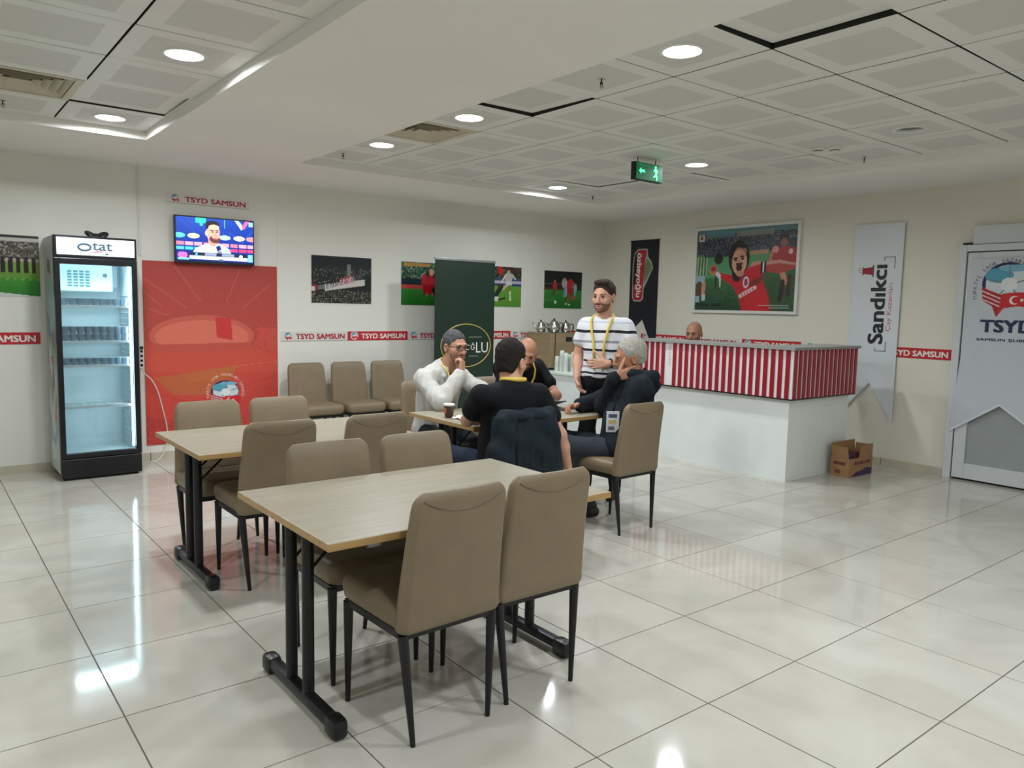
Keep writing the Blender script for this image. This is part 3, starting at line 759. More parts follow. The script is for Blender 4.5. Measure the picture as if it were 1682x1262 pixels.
# ------------------------------------------------------------------ photographs on the back wall
def photo(name, label, x0, x1, z0, z1, can):
    t = thing(name, label, 'photo print', (x0, YW, z0), 0, 'football photo prints')
    MB().box((0,-0.005,0),(x1-x0,0,z1-z0)).obj('backing_board', M_WHITESIGN, t)
    can.obj('print', t, 0.006, 0.006, x1-x0-0.006, z1-z0-0.006, 0.0056, M_PRINT)
    return t
def crowd_can(c, x0, y0, x1, y1, dark, light, dens=0.8, cell=2): c.speck(x0,y0,x1,y1,dark,1.0,cell,0.9); c.speck(x0,y0,x1,y1,light,dens*0.25,cell,0.7)
DK = [(24,28,30),(38,42,42),(52,54,52),(30,34,38)]; LT = [(150,148,140),(120,112,104),(98,100,104),(176,172,164)]
c = Can(120, 86, (26,34,34)); c.grad(0,.3,(20,28,30),(34,42,44)); crowd_can(c,0,.24,1,.62,DK,LT,.7); crowd_can(c,0,.72,1,1,[(36,36,30),(52,52,44),(44,46,42)],[(170,168,150),(120,116,96)],1.0)
c.rect(0,.0,1,.2,(24,32,34),.7); c.poly([(0,.62),(1,.40),(1,.62),(0,.78)],(24,32,30))
c.poly([(.22,.60),(.88,.47),(.88,.60),(.22,.74)],(206,200,196)); c.rect(.01,.62,.1,.74,(150,40,56)); c.rect(.0,.65,.06,.74,(210,205,200)); c.poly([(.11,.63),(.22,.60),(.22,.7),(.11,.72)],(108,116,118))
for k in range(11):
    u = .25+.055*k; vv = .60-.0125*k*2.0*.5*1.9; red = 4 <= k < 8
    if red: c.rect(u-.01,vv-.035,u+.05,vv+.1,(150,70,80))
    c.line(u,vv+.0,u,vv+.09,.014,(90,86,88) if not red else (220,200,200)); c.line(u,vv+.02,u+.028,vv+.015,.012,(96,90,92) if not red else (224,206,204)); c.line(u+.03,vv+.045,u+.03,vv+.085,.012,(100,96,98) if not red else (226,208,206))
c.rect(.58,.16,.64,.42,(160,160,150),.7); c.rect(.66,.42,.71,.54,(150,148,138),.6)
photo('crowd_photo', 'dark photo print of a stadium crowd behind a long lettered banner', 1.0, 1.71, 1.5, 2.01, c)
GR = [(46,132,52),(52,140,56)]
c = Can(120, 86, (50,136,54)); crowd_can(c,0,0,1,.45,[(44,92,70),(30,52,56),(60,110,84),(36,40,48)],[(150,160,110),(190,180,160)],.9,3)
c.rect(.05,.02,.55,.1,(206,146,64),.8); c.rect(0,.38,.4,.52,(24,40,52)); c.rect(0,.52,.42,.62,(206,84,84)); c.rect(.0,.62,1,1,(52,138,54)); c.grad(.62,1,(58,146,56),(34,110,38)); 
for (u, v, rx, ry, cl_) in ((.45,.42,.07,.16,(176,40,48)),(.55,.34,.07,.18,(150,34,40)),(.62,.52,.13,.2,(170,30,42)),(.74,.42,.1,.22,(160,40,46)),(.5,.62,.09,.12,(196,24,44)),(.68,.66,.1,.1,(60,20,24)),(.8,.6,.1,.15,(150,36,42)),(.58,.22,.05,.08,(200,150,120)),(.86,.3,.08,.16,(170,50,50)),(.66,.3,.05,.07,(50,36,30)),(.5,.26,.04,.06,(60,44,36)),(.75,.22,.05,.07,(196,150,124))): c.ell(u,v,rx,ry,cl_)
for k in range(8): c.line(.44+.055*k,.7,.43+.055*k,.78,.018,(190,130,110) if k % 2 else (120,30,36))
c.noise(5); photo('team_photo', 'photo print of red shirted players huddling on grass behind green banner', 2.076, 2.786, 1.498, 2.0, c)
c = Can(120, 86, (92,142,52)); crowd_can(c,0,0,1,.32,[(40,40,40),(60,56,52),(30,34,36)],[(190,60,50),(150,150,140)],.9,3)
c.rect(0,.28,1,.35,(52,74,120)); c.rect(0,.35,1,.42,(190,180,190)); c.rect(0,.42,1,.48,(46,74,116)); c.grad(.48,1,(104,156,58),(82,140,46))
c.ell(.52,.1,.06,.1,(190,50,44)); c.ell(.70,.13,.035,.05,(190,160,130)); c.ell(.70,.27,.09,.13,(190,184,180)); c.line(.64,.2,.55,.38,.035,(212,206,198)); c.line(.78,.2,.86,.3,.03,(212,206,198)); c.ell(.71,.42,.07,.07,(206,212,208)); c.line(.72,.48,.73,.62,.05,(120,120,50)); c.line(.74,.62,.745,.82,.04,(196,222,180)); c.line(.66,.46,.56,.56,.05,(196,180,150))
c.line(.54,.5,.42,.72,.09,(36,44,36)); c.ell(.44,.8,.06,.06,(220,214,200)); c.line(.48,.82,.62,.78,.03,(30,40,30)); c.ell(.5,.48,.04,.05,(70,60,44))
c.noise(4); photo('keeper_photo', 'photo print of a footballer in white leaping past a fallen player, green pitch', 3.13, 3.84, 1.5, 2.01, c)
c = Can(120, 86, (36,116,44)); c.grad(0,.52,(24,26,28),(34,34,36)); c.speck(0,.0,1,.4,[(60,62,64),(44,46,48)],.05,2); c.rect(0,.34,.45,.36,(84,84,82)); c.rect(0,.44,.5,.5,(70,40,36)); c.grad(.5,1,(52,134,56),(28,104,36)); c.rect(0,.78,.3,.785,(90,160,90))
c.ell(.28,.4,.06,.12,(176,44,56)); c.ell(.275,.28,.025,.04,(150,110,90)); c.line(.26,.5,.25,.62,.03,(70,40,34)); c.line(.3,.5,.31,.58,.03,(160,60,60))
c.ell(.53,.32,.07,.14,(180,176,170)); c.ell(.53,.22,.035,.05,(170,140,110)); c.line(.55,.45,.53,.66,.06,(120,150,170)); c.line(.58,.45,.57,.64,.05,(150,170,180))
c.ell(.68,.36,.09,.17,(186,40,56)); c.ell(.63,.2,.035,.05,(60,40,34)); c.ell(.68,.56,.07,.1,(170,30,50)); c.line(.66,.62,.62,.82,.05,(150,84,60)); c.line(.7,.62,.74,.72,.05,(140,60,50)); c.line(.72,.71,.85,.7,.045,(160,90,56)); c.ell(.58,.87,.025,.025,(220,220,210)); c.ell(.66,.89,.03,.025,(210,216,200)); c.line(.77,.3,.74,.42,.03,(190,120,100))
c.ell(.82,.44,.045,.12,(140,176,190)); c.line(.82,.5,.81,.64,.04,(120,170,180)); c.ell(.3,.83,.03,.04,(224,226,216)); c.noise(4)
photo('match_photo', 'photo print of a footballer in red running with the ball, dark background', 4.215, 4.90, 1.495, 1.998, c)
c = Can(120, 86, (60,140,40)); crowd_can(c,0,.06,1,.38,[(96,84,80),(70,62,62),(120,108,104)],[(200,190,180),(50,44,46)],1.2); c.rect(0,0,1,.05,(36,34,34)); c.rect(0,.05,1,.1,(196,194,190)); c.rect(0,.36,1,.62,(32,30,30)); c.grad(.70,1,(60,146,44),(40,124,34))
for k in range(13):
    u = .04+.078*k; c.line(u,.46,u,.72,.035,(120,160,60)); c.ell(u,.41,.02,.035,(190,170,150)); 
    c.line(u+.03,.42,u+.03,.6,.03,(26,24,24))
c.rect(0,.62,1,.70,(104,150,52)); c.poly([(0,.86),(1,1.0),(0,1.0)],(206,210,206)); c.noise(4)
photo('tribune_photo', 'photo print of players lined up before a crowd, left of the fridge', -2.14, -1.43, 1.505, 2.02, c)

# ------------------------------------------------------------------ big red poster
c = Can(190, 256, (200,74,62)); c.grad(0,.36,(180,70,64),(188,74,64)); c.grad(.36,1,(208,82,66),(202,64,56))
for k in range(22):
    a = -1.2+2.4*k/21; c.line(.52+.16*math.sin(a),.26-.08*math.cos(a),.52+1.0*math.sin(a),.26-.75*math.cos(a),.004,(196,90,80),.35)
for (u0, v0, u1, v1) in ((.22,.02,.40,.21),(.70,.03,.60,.21),(.02,.1,.3,.25),(.95,.1,.72,.25),(0,.25,.25,.31),(.0,.16,.12,.24)): c.line(u0,v0,u1,v1,.014,(200,96,86),.6)
for k in range(7): c.line(.42+.04*k,.12,.44+.035*k,.21,.006,(168,62,58),.6)
c.ell(.42,.40,.42,.135,(184,74,64)); c.ell(.42,.405,.385,.115,(206,96,80)); c.ell(.42,.41,.345,.092,(222,114,94)); c.poly([(.05,.45),(.78,.445),(.80,.50),(.05,.52)],(196,82,68)); c.poly([(0,.50),(.8,.485),(1,.55),(1,.62),(0,.6)],(208,82,66))
c.poly([(.51,.30),(.63,.305),(.64,.43),(.52,.415)],(206,58,56)); c.speck(.8,.32,1,.5,[(178,64,58),(196,84,72)],.5,3,.5)
c.poly([(.06,.63),(.68,.58),(.6,.68),(.4,.74),(.2,.73)],(192,98,58)); c.poly([(.25,.61),(.68,.575),(.58,.64),(.3,.67)],(198,108,58),.6); c.line(0,.70,.42,.80,.008,(190,64,56)); c.line(1,.64,.6,.72,.006,(184,64,58)); c.line(.66,.58,1,.56,.004,(220,114,96))
for k in range(7): c.line(.82+.022*k,.70,.81+.022*k,.78,.006,(178,64,56),.7)
c.poly([(0,.84),(.4,.90),(.4,1),(0,1)],(178,58,54),.6); c.speck(0,.88,1,1,[(168,52,50),(208,82,70)],.35,4,.5)
draw_emblem(c, .44, .655, .71, .825)
t = thing('stadium_poster', 'large red poster with stadium interior and round emblem below the television', 'poster', (-0.629, YW-0.002, 0.143))
MB().box((0,-0.006,0),(1.262,0,1.718)).obj('backing_board', M_REDSIGN, t)
c.obj('print', t, 0.0, 0.0, 1.262, 1.718, 0.0068, M_PRINT_MATTE)
# arc of lettering round the emblem
def arc_text(body, parent, cx, cz, rad, a0, a1, ht, m, out, bold=0.02):
    n = len(body); V = []; Fq = []
    for i, ch in enumerate(body):
        if ch == ' ': continue
        v, f = text_verts(ch); d = v.max(0); a = math.radians(a0+(a1-a0)*(i+0.5)/n)
        sc_ = ht/0.72; p = (v-np.array([d[0]/2, 0]))*sc_
        ca, sa = math.cos(a-PI/2), math.sin(a-PI/2); ox, oz = cx+rad*math.cos(a), cz+rad*math.sin(a); k = len(V)
        V += [(ox+x*ca-z*sa, -out, oz+x*sa+z*ca) for x, z in p]; Fq += [tuple(q+k for q in ff) for ff in f]
    return put('lettering', mesh_from('lettering', V, Fq, False, [m]), parent)
arc_text('TÜRKİYE SPOR YAZARLARI DERNEĞİ', t, 0.730, 0.470, 0.160, 200, -20, 0.026, mat('cream_lettering', (236,206,190), 0.5, var=0.02), 0.0078)

# ------------------------------------------------------------------ television
c = Can(150, 88, (22,52,150)); c.grad(0,1,(24,70,176),(20,40,130))
for k in range(5): c.line(.05+.09*k,.05,.3+.09*k,.42,.02,(34,84,190),.5)
c.line(.68,.3,.86,.5,.03,(40,84,190),.6); c.line(1,.2,.85,.5,.03,(40,84,190),.6)
c.rect(.25,.0,.38,.12,(40,190,170)); c.rect(.3,.06,.34,.18,(60,210,190)); c.line(.62,.02,.62,.2,.012,(90,170,230))
c.poly([(.75,.0),(.80,.0),(.88,.16),(.84,.22)],(220,240,250)); c.poly([(.84,.16),(.9,.0),(.95,.0),(.88,.2)],(240,110,150)); c.rect(.94,.02,1,.12,(150,220,240))
for (u, cl_) in ((.04,(90,220,245)),(.22,(240,240,190)),(.62,(180,230,235)),(.81,(245,240,190)),(.98,(250,150,160))): c.ell(u,.42,.075,.055,cl_)
for k in range(9): c.rect(.0+.115*k,.56,.1+.115*k,.64,(240,170,190) if k % 3 else (230,130,160)); c.rect(.0+.115*k,.67,.1+.115*k,.74,(80,200,230) if k < 4 else (240,70,120))
c.rect(.2,.2,.22,.2,(0,0,0)); c.ell(.08,.86,.06,.07,(240,110,190)); c.rect(.02,.92,.16,.97,(120,220,240))
c.poly([(.18,.90),(.24,.70),(.38,.58),(.56,.58),(.68,.68),(.72,.90)],(236,240,244)); c.poly([(.57,.62),(.68,.68),(.71,.88),(.6,.86)],(190,226,236))
c.ell(.465,.52,.06,.12,(214,160,138)); c.ell(.47,.33,.085,.22,(226,178,154)); c.ell(.385,.34,.018,.06,(236,190,170)); c.ell(.49,.47,.07,.09,(110,60,54)); c.ell(.50,.40,.055,.06,(222,170,146)); c.ell(.505,.46,.028,.014,(176,96,92)); c.ell(.46,.135,.088,.085,(30,24,34)); c.rect(.375,.13,.405,.24,(34,28,38)); c.ell(.48,.2,.07,.06,(232,190,166)); c.line(.44,.275,.475,.275,.012,(70,44,44)); c.line(.505,.275,.535,.275,.012,(70,44,44)); c.ell(.46,.305,.012,.014,(50,34,40)); c.ell(.52,.305,.012,.014,(50,34,40)); c.line(.5,.3,.505,.37,.012,(200,146,124))
c.poly([(.5,.64),(.555,.60),(.575,.70),(.52,.74)],(26,40,130)); c.rect(.52,.73,.58,.9,(120,140,170))
c.rect(.17,.78,.9,.86,(28,36,66)); c.rect(.36,.79,.74,.85,(150,164,190)); c.rect(.51,.78,.58,.87,(34,40,80)); c.rect(.17,.86,.92,.94,(222,228,240)); c.rect(.54,.92,.6,.98,(90,110,140)); c.ell(.83,.85,.025,.05,(240,244,250)); c.rect(0,.97,1,1,(16,30,80)); c.rect(.93,.78,.99,.95,(130,226,240)); c.rect(.24,.79,.27,.85,(70,200,230))
t = thing('television', 'flat television on the wall showing a bearded man before a blue backdrop', 'television', (0.01, YW, 1.85))
MB().rbox((-0.372,-0.075,0.0),(0.372,-0.035,0.442), 0.006).obj('housing', M_BLACKPL, t)
MB().box((-0.15,-0.035,0.1),(0.15,0.0,0.34)).obj('wall_bracket', M_BLACKMETAL, t)
c.obj('screen', t, -0.359, 0.022, 0.359, 0.43, 0.0758, M_SCREEN)

# power strip and cable, cable duct
t = thing('power_strip', 'white power strip with four sockets fixed upright by the red poster', 'power strip', (-0.664, YW, 0.87))
MB().rbox((-0.022,-0.045,0.0),(0.022,-0.004,0.21), 0.004).obj('body', M_TRIMW, t)
for k in range(4): MB().lathe([(0.013,-0.0465),(0.013,-0.045)], 14, (0,0,0.03+0.043*k), axis='y').obj('socket', M_BLACKPL, t)
MB().rbox((-0.014,-0.06,0.178),(0.014,-0.045,0.205), 0.004).obj('plug', M_BLACKPL, t)
t = MB(); t.rbox((-0.70,YW-0.022,0.0),(-0.668,YW,1.86), 0.003)
tag(t.obj('cable_duct', mat('grey_white_duct', (196,194,186), 0.4, var=0.03)), 'tall white cable duct on the wall between fridge and red poster', 'cable duct')
cp = [(-0.662,5.885,0.868),(-0.64,5.88,0.82),(-0.585,5.88,0.762),(-0.535,5.88,0.65),(-0.50,5.88,0.5),(-0.47,5.89,0.37),(-0.455,5.90,0.26),(-0.46,5.90,0.16),(-0.50,5.88,0.07),(-0.56,5.84,0.012),(-0.64,5.80,0.006)]
sm = []
for i in range(len(cp)-1):
    p0, p1, p2, p3 = [Vector(cp[max(0,min(len(cp)-1,i+d))]) for d in (-1,0,1,2)]
    for k in range(4):
        u = k/4; sm.append(0.5*((2*p1)+(-p0+p2)*u+(2*p0-5*p1+4*p2-p3)*u*u+(-p0+3*p1-3*p2+p3)*u**3))
sm.append(Vector(cp[-1]))
o = MB().tube(sm, 0.0055, 8).obj('power_cable', M_CABLE, smooth=True)
tag(o, 'pale cable hanging from the power strip down to the floor', 'cable')

# ------------------------------------------------------------------ drinks fridge
M_FSIDE = None
t = thing('drinks_fridge', 'tall glass door drinks fridge with lit header standing against the wall', 'fridge', (-1.10, 5.38, 0))
W2 = 0.305; M_FW = mat('fridge_white_liner', (214,228,232), 0.35, var=0.02); M_FGREY = mat('fridge_shell_grey', (188,190,188), 0.4, var=0.03)
M_FBLACK = mat('fridge_black_frame', (16,18,21), 0.3, var=0.1)
sh = MB()   # shell as panels so the inside is open
sh.box((-W2,0.045,0.05),(-W2+0.03,0.54,2.0)); sh.box((W2-0.03,0.045,0.05),(W2,0.54,2.0)); sh.box((-W2+.03,0.51,0.05),(W2-.03,0.54,2.0)); sh.box((-W2+.03,0.045,1.97),(W2-.03,0.51,2.0)); sh.box((-W2+.03,0.045,0.05),(W2-.03,0.51,0.19))
sh.obj('shell', M_FGREY, t)
ln = MB(); a = W2-0.03
ln.box((-a,0.06,0.19),(-a+0.012,0.5,1.83)); ln.box((a-0.012,0.06,0.19),(a,0.5,1.83)); ln.box((-a+.012,0.488,0.19),(a-.012,0.5,1.83)); ln.box((-a+.012,0.06,1.815),(a-.012,0.488,1.83)); ln.box((-a+.012,0.06,0.19),(a-.012,0.488,0.21))
ln.obj('liner', M_FW, t)
# evaporator cover with grille
ev = MB().rbox((-a+0.02,0.30,1.56),(a-0.10,0.486,1.80), 0.01).obj('evaporator_cover', M_FW, t)
gm = MB().box((0,-0.003,0),(0.032,0,0.016)).mesh('grille_slot', mat('vent_slot_teal', (96,140,148), 0.5, var=0.05))
for i in range(4):
    for j in range(6): put('grille_slot', gm, ev, (-0.17+0.045*i, 0.30, 1.60+0.024*j))
MB().lathe([(0.016,-0.006),(0.018,0.0)], 16, (0.115,0.30,1.70), axis='y').obj('thermostat_dial', mat('dial_grey', (90,110,124), 0.4, var=0.05), ev)
MB().box((0.17,0.44,1.60),(0.235,0.486,1.78)).obj('control_box', M_FW, t)
# side runners
for sx in (-1, 1):
    rr = MB()
    for k in range(26): rr.box((sx*(a-0.012)-(0.012 if sx > 0 else 0), 0.10, 0.28+0.05*k), (sx*(a-0.012)+(0 if sx > 0 else 0.012), 0.46, 0.288+0.05*k))
    rr.obj('shelf_runner', M_FW, t)
SHZ = [0.60,0.945,1.145,1.44]
M_SHELF = mat('white_wire_shelf', (228,236,238), 0.35, var=0.02)
for z in SHZ:
    s_ = MB(); s_.box((-a+.016,0.075,z-0.012),(a-.016,0.083,z+0.008)); s_.box((-a+.016,0.46,z-0.008),(a-.016,0.468,z+0.002)); s_.box((-a+.016,0.26,z-0.010),(a-.016,0.268,z-0.002))
    for k in range(23): x = -a+0.02+(2*a-0.04)*k/22; s_.box((x-0.0018,0.083,z-0.003),(x+0.0018,0.46,z+0.001))
    s_.obj('shelf', M_SHELF, t)
# lit strips inside the door posts, like the real cabinet's LED lighting
M_LED = mat('fridge_led', (205,238,255), 0.4, var=0, emit=7.0)
for (lx, ly, lz, sx_, sy_, rx_, ry_, en) in ((0,0.10,1.79,0.46,0.04,-0.5,0,5.0),(a-0.03,0.085,1.0,0.03,1.4,0,PI/2,2.8)):
    ld = bpy.data.lights.new('fridge_lamp', 'AREA'); ld.shape = 'RECTANGLE'; ld.size = sx_; ld.size_y = sy_; ld.energy = en; ld.color = (0.74, 0.96, 1.0)
    lo = bpy.data.objects.new('fridge_lamp', ld); COL.objects.link(lo); lo.parent = t; lo.location = (lx, ly, lz); lo.rotation_euler = (rx_, ry_, 0)
    if ry_:
        ld.size, ld.size_y = 1.4, 0.03; lo.rotation_euler = (0, PI/2, 0); lo.rotation_euler.rotate_axis('X', 0.0)
MB().box((a-0.028,0.064,0.24),(a-0.013,0.074,1.78)).obj('led_strip', M_LED, t)
MB().box((-a+0.02,0.064,1.795),(a-0.02,0.076,1.812)).obj('led_strip', M_LED, t)
# door
dr = MB(); fw = 0.042
dr.rbox((-W2,0.0,0.185),(-W2+fw,0.042,1.825), 0.006); dr.rbox((W2-fw,0.0,0.185),(W2,0.042,1.825), 0.006); dr.rbox((-W2+fw*.9,0.0,1.775),(W2-fw*.9,0.042,1.825), 0.006); dr.rbox((-W2+fw*.9,0.0,0.185),(W2-fw*.9,0.042,0.225), 0.006)
d_ = dr.obj('door', M_FBLACK, t)
def glass_mat(name, tint, al):
    m = bpy.data.materials.new(name); m.use_nodes = True; N = m.node_tree.nodes; L = m.node_tree.links
    N.remove(N['Principled BSDF']); out = N['Material Output']
    tr = N.new('ShaderNodeBsdfTransparent'); tr.inputs[0].default_value = (*tint, 1); gl = N.new('ShaderNodeBsdfGlossy'); gl.inputs['Roughness'].default_value = 0.03
    fr = N.new('ShaderNodeFresnel'); fr.inputs['IOR'].default_value = 1.45; mx = N.new('ShaderNodeMixShader')
    L.new(fr.outputs[0], mx.inputs[0]); L.new(tr.outputs[0], mx.inputs[1]); L.new(gl.outputs[0], mx.inputs[2]); L.new(mx.outputs[0], out.inputs[0])
    return m
M_GLASS = glass_mat('door_glass', (0.93,0.97,0.98), 1)
MB().box((-W2+fw*.9,0.018,0.22),(W2-fw*.9,0.026,1.78)).obj('glass_pane', M_GLASS, d_)
MB().rbox((W2-0.034,-0.008,0.85),(W2-0.008,0.0,1.25), 0.003).obj('handle', M_FBLACK, d_)
# header light box
M_HEAD = mat('header_light_panel', (226,236,246), 0.4, var=0.03, scale=3, emit=0.8)
hd = MB(); hd.rbox((-W2,0.0,1.83),(W2,0.045,2.005), 0.006)
hb = hd.obj('header', M_FBLACK, t)
MB().box((-W2+0.022,-0.004,1.85),(W2-0.018,0.0,1.987)).obj('light_panel', M_HEAD, hb)
M_OT1 = mat('logo_slate_blue', (84,116,138), 0.5, var=0.1); M_OT2 = mat('logo_teal', (70,140,150), 0.5, var=0.1)
ob = [(0.045*math.cos(2*PI*k/24)-0.085, -0.006, 1.915+0.026*math.sin(2*PI*k/24)) for k in range(24)]
MB().tube(ob, 0.008, 8, closed=True).obj('logo_letter', M_OT1, hb, smooth=True)
text_part('logo_letters', 'tat', M_OT1, hb, 0.045, 1.924, 0.15, 0.062, 0.0056, 0.03)
MB().tube([(-0.03,-0.0056,1.878),(0.02,-0.0056,1.884),(0.08,-0.0056,1.886)], [0.002,0.004,0.001], 6).obj('logo_swash', mat('logo_red', (196,60,70), 0.5, var=0.05), hb)
MB().prism([(0.06,1.868),(0.085,1.875),(0.09,1.862),(0.07,1.858)], -0.006, -0.0045).obj('logo_leaf', mat('logo_green', (70,150,90), 0.5, var=0.05), hb)
# plinth
pl = MB(); pl.rbox((-W2,0.0,0.02),(W2,0.05,0.18), 0.008); pl.box((-W2+.02,0.05,0.0),(W2-.02,0.5,0.05))
pb = pl.obj('plinth', M_FBLACK, t)
for k in range(4): MB().box((-0.14,-0.003,0.05+0.026*k),(0.25,0.0,0.06+0.026*k)).obj('plinth_slot', M_BLACKMETAL, pb)
# printed side: water, leaves and splashes
c = Can(70, 240, (190,196,198)); c.grad(.12,.42,(188,194,196),(96,146,164)); c.grad(.42,.55,(96,140,160),(150,158,168)); c.grad(.55,.75,(176,180,182),(196,206,204)); c.grad(.75,1,(150,186,194),(204,216,216))
c.ell(.5,.12,.2,.03,(96,104,104)); c.line(.35,.09,.7,.15,.06,(110,116,116))
for (u, v, rx, ry, cl_, ro) in ((.5,.40,.5,.03,(90,104,136),10),(.4,.47,.25,.05,(214,212,196),-30),(.65,.47,.22,.05,(110,150,92),20),(.5,.52,.25,.015,(190,70,60),0),(.35,.56,.3,.04,(226,226,220),30),(.3,.63,.2,.06,(150,148,160),20),(.65,.66,.25,.07,(88,120,86),10),(.55,.72,.3,.05,(206,206,180),-20),(.75,.76,.16,.03,(200,110,100),0),(.4,.8,.4,.03,(226,232,230),15),(.6,.86,.5,.03,(120,170,184),-10),(.3,.92,.3,.04,(226,234,234),0),(.6,.6,.12,.05,(96,96,120),0)): c.ell(u,v,rx,ry,cl_,ro,.8)
c.noise(5)
o = c.obj('side_print', t, -0.50, 0.06, -0.05, 1.99, 0.0, M_PRINT); o.rotation_euler = (0,0,-PI/2); o.location = (-W2-0.001, 0.0, 0)
# water cups inside: foil lidded plastic cups standing in rows
M_WCUP = mat('clear_water_cup', (196,218,232), 0.15, var=0.05, scale=20, trans=0.55); M_FOIL = mat('foil_lid', (206,220,230), 0.35, 0.2, var=0.1, scale=40)
wc_b = MB().lathe([(0.019,0.0),(0.0205,0.003),(0.0255,0.058),(0.0275,0.06)], 14).mesh('cup_body', M_WCUP, True); wc_l = MB().lathe([(0.0275,0.06),(0.0275,0.062)], 14).mesh('lid', M_FOIL)
rows = [(1.441,0.10,1,'top'),(1.146,0.10,2,'second'),(0.946,0.10,1,'third')]
wc0 = None
for z, y, lay, nm in rows:
    for q in range(lay):
        for d in range(2):
            for k in range(9):
                lab = 'foil lidded water cup, %s from the left, %s%s row, %s fridge shelf' % (['first','second','third','fourth','fifth','sixth','seventh','eighth','last'][k], ['lower ','upper '][q] if lay > 1 else '', ['front','back'][d], nm)
                loc = (-1.10-0.225+0.0555*k, 5.38+y+0.058*d, z+0.0625*q)
                if wc0 is None:
                    wc0 = thing('water_cup', lab, 'water cup', loc, 0, 'water cups on the %s shelf' % nm); put('cup_body', wc_b, wc0); put('lid', wc_l, wc0)
                else:
                    x_ = copy_tree(wc0); x_['label'] = lab; x_['group'] = 'water cups on the %s shelf' % nm; x_.location = loc
# dark cable bundle on top
t = thing('cable_coil', 'black coiled cable lying on top of the drinks fridge', 'cable', (-1.05, 5.62, 2.0))
for k, (dx, tl) in enumerate(((-0.045,0.5),(0.045,-0.5))):
    pts = [(dx+0.036*math.cos(a)*math.cos(tl), 0.03*math.sin(a), 0.036+0.013*math.sin(a)-0.03*math.cos(a)*math.sin(tl)) for a in [2*PI*i/16 for i in range(16)]]
    MB().tube(pts, 0.016, 8, closed=True).obj('loop', M_BLACKPL, t, smooth=True)
MB().rbox((-0.02,-0.015,0.0),(0.02,0.015,0.05), 0.006).obj('tie', M_BLACKPL, t)

# ------------------------------------------------------------------ green roll-up banner
M_GREEN = mat('dark_green_banner_cloth', (17,44,30), 0.45, var=0.06, scale=4)
M_GOLD = mat('gold_print', (196,164,84), 0.4, var=0.12, scale=6)
t = thing('rollup_banner', 'tall dark green roll-up banner with gold oval emblem', 'banner', (2.255, 5.50, 0))
MB().box((0,-0.003,0.06),(0.825,0.0,2.015)).obj('banner_sheet', M_GREEN, t)
MB().rbox((-0.005,-0.012,2.008),(0.83,0.01,2.036), 0.004).obj('top_rail', M_ALU, t)
MB().rbox((-0.01,-0.09,0.0),(0.835,0.09,0.075), 0.02).obj('cassette', M_ALU, t)
MB().tube([(0.41,0.03,0.07),(0.41,0.012,2.015)], 0.01, 8).obj('support_pole', M_ALU, t)
ov = [(0.43+0.345*math.cos(2*PI*k/56), -0.0045, 1.055+0.245*math.sin(2*PI*k/56)) for k in range(56)]
MB().tube(ov, 0.0065, 6, closed=True).obj('oval_ring', M_GOLD, t)
text_part('lettering', 'OĞ', M_WHITETEXT, t, 0.487, 1.045, 0.13, 0.085, 0.005, 0.0)
text_part('lettering', 'LU', M_WHITETEXT, t, 0.655, 1.03, 0.17, 0.12, 0.005, 0.0)
text_part('small_lettering', 'TEA HOUSE', mat('dim_green_print', (96,120,100), 0.6, var=0.05), t, 0.45, 1.14, 0.16, 0.018, 0.005) if False else None
for z, w_ in ((1.145,0.18),(0.925,0.13)): MB().box((0.47,-0.0045,z),(0.47+w_,-0.0035,z+0.012)).obj('small_print_line', mat('dim_green_print', (96,120,100), 0.6, var=0.05), t)

# ------------------------------------------------------------------ right wall: pennants, framed poster, door
M_NAVY = mat('navy_banner_cloth', (17,19,30), 0.6, var=0.08, scale=4)
t = thing('hanging_banner', 'navy swallow-tailed hanging banner with vertical red logo', 'banner', (XW, 5.42, 1.05), -PI/2)
H_ = 1.36; W_ = 0.485
MB().prism([(0,0.10),(0.13,0.24),(0.24,0.33),(0.345,0.13),(W_,0.0),(W_,H_),(0,H_)], -0.012, -0.008).obj('banner_sheet', M_NAVY, t)
MB().tube([(-0.01,-0.01,H_),(W_+0.01,-0.01,H_)], 0.007, 8).obj('hanging_rod', M_BLACKMETAL, t)
def rr2(x0, z0, x1, z1, r, n=6):
    out = []
    for cx, cz, a0 in ((x1-r,z1-r,0),(x0+r,z1-r,90),(x0+r,z0+r,180),(x1-r,z0+r,270)):
        out += [(cx+r*math.cos(math.radians(a0+90*k/n)), cz+r*math.sin(math.radians(a0+90*k/n))) for k in range(n+1)]
    return out
MB().prism([(0.05,0.62),(0.08,0.565),(0.20,0.565),(0.245,0.60),(0.25,0.74),(0.30,0.82),(0.37,0.95),(0.40,1.0),(0.37,1.08),(0.305,1.15),(0.30,1.22),(0.285,1.25),(0.13,1.255),(0.07,1.20),(0.045,1.05)], -0.0135, -0.0122).obj('logo_outline', mat('silver_print', (180,180,176), 0.4, var=0.05), t)
MB().prism([(0.065,0.625),(0.09,0.582),(0.195,0.582),(0.228,0.61),(0.235,0.76),(0.25,0.95),(0.26,1.1),(0.285,1.2),(0.272,1.235),(0.14,1.238),(0.085,1.19),(0.062,1.05)], -0.0150, -0.0137).obj('logo_field', M_REDTEXT, t)
MB().prism([(0.062,0.75),(0.10,0.80),(0.115,1.0),(0.12,1.2),(0.085,1.19),(0.062,1.05)], -0.0158, -0.0151).obj('logo_shade', M_NAVY, t)
MB().prism([(0.25,0.80),(0.285,0.84),(0.35,0.95),(0.385,1.0),(0.36,1.06),(0.29,1.13),(0.268,1.08),(0.25,0.95)], -0.0150, -0.0137).obj('logo_leaf', mat('leaf_green_print', (110,132,84), 0.5, var=0.15, scale=30), t)
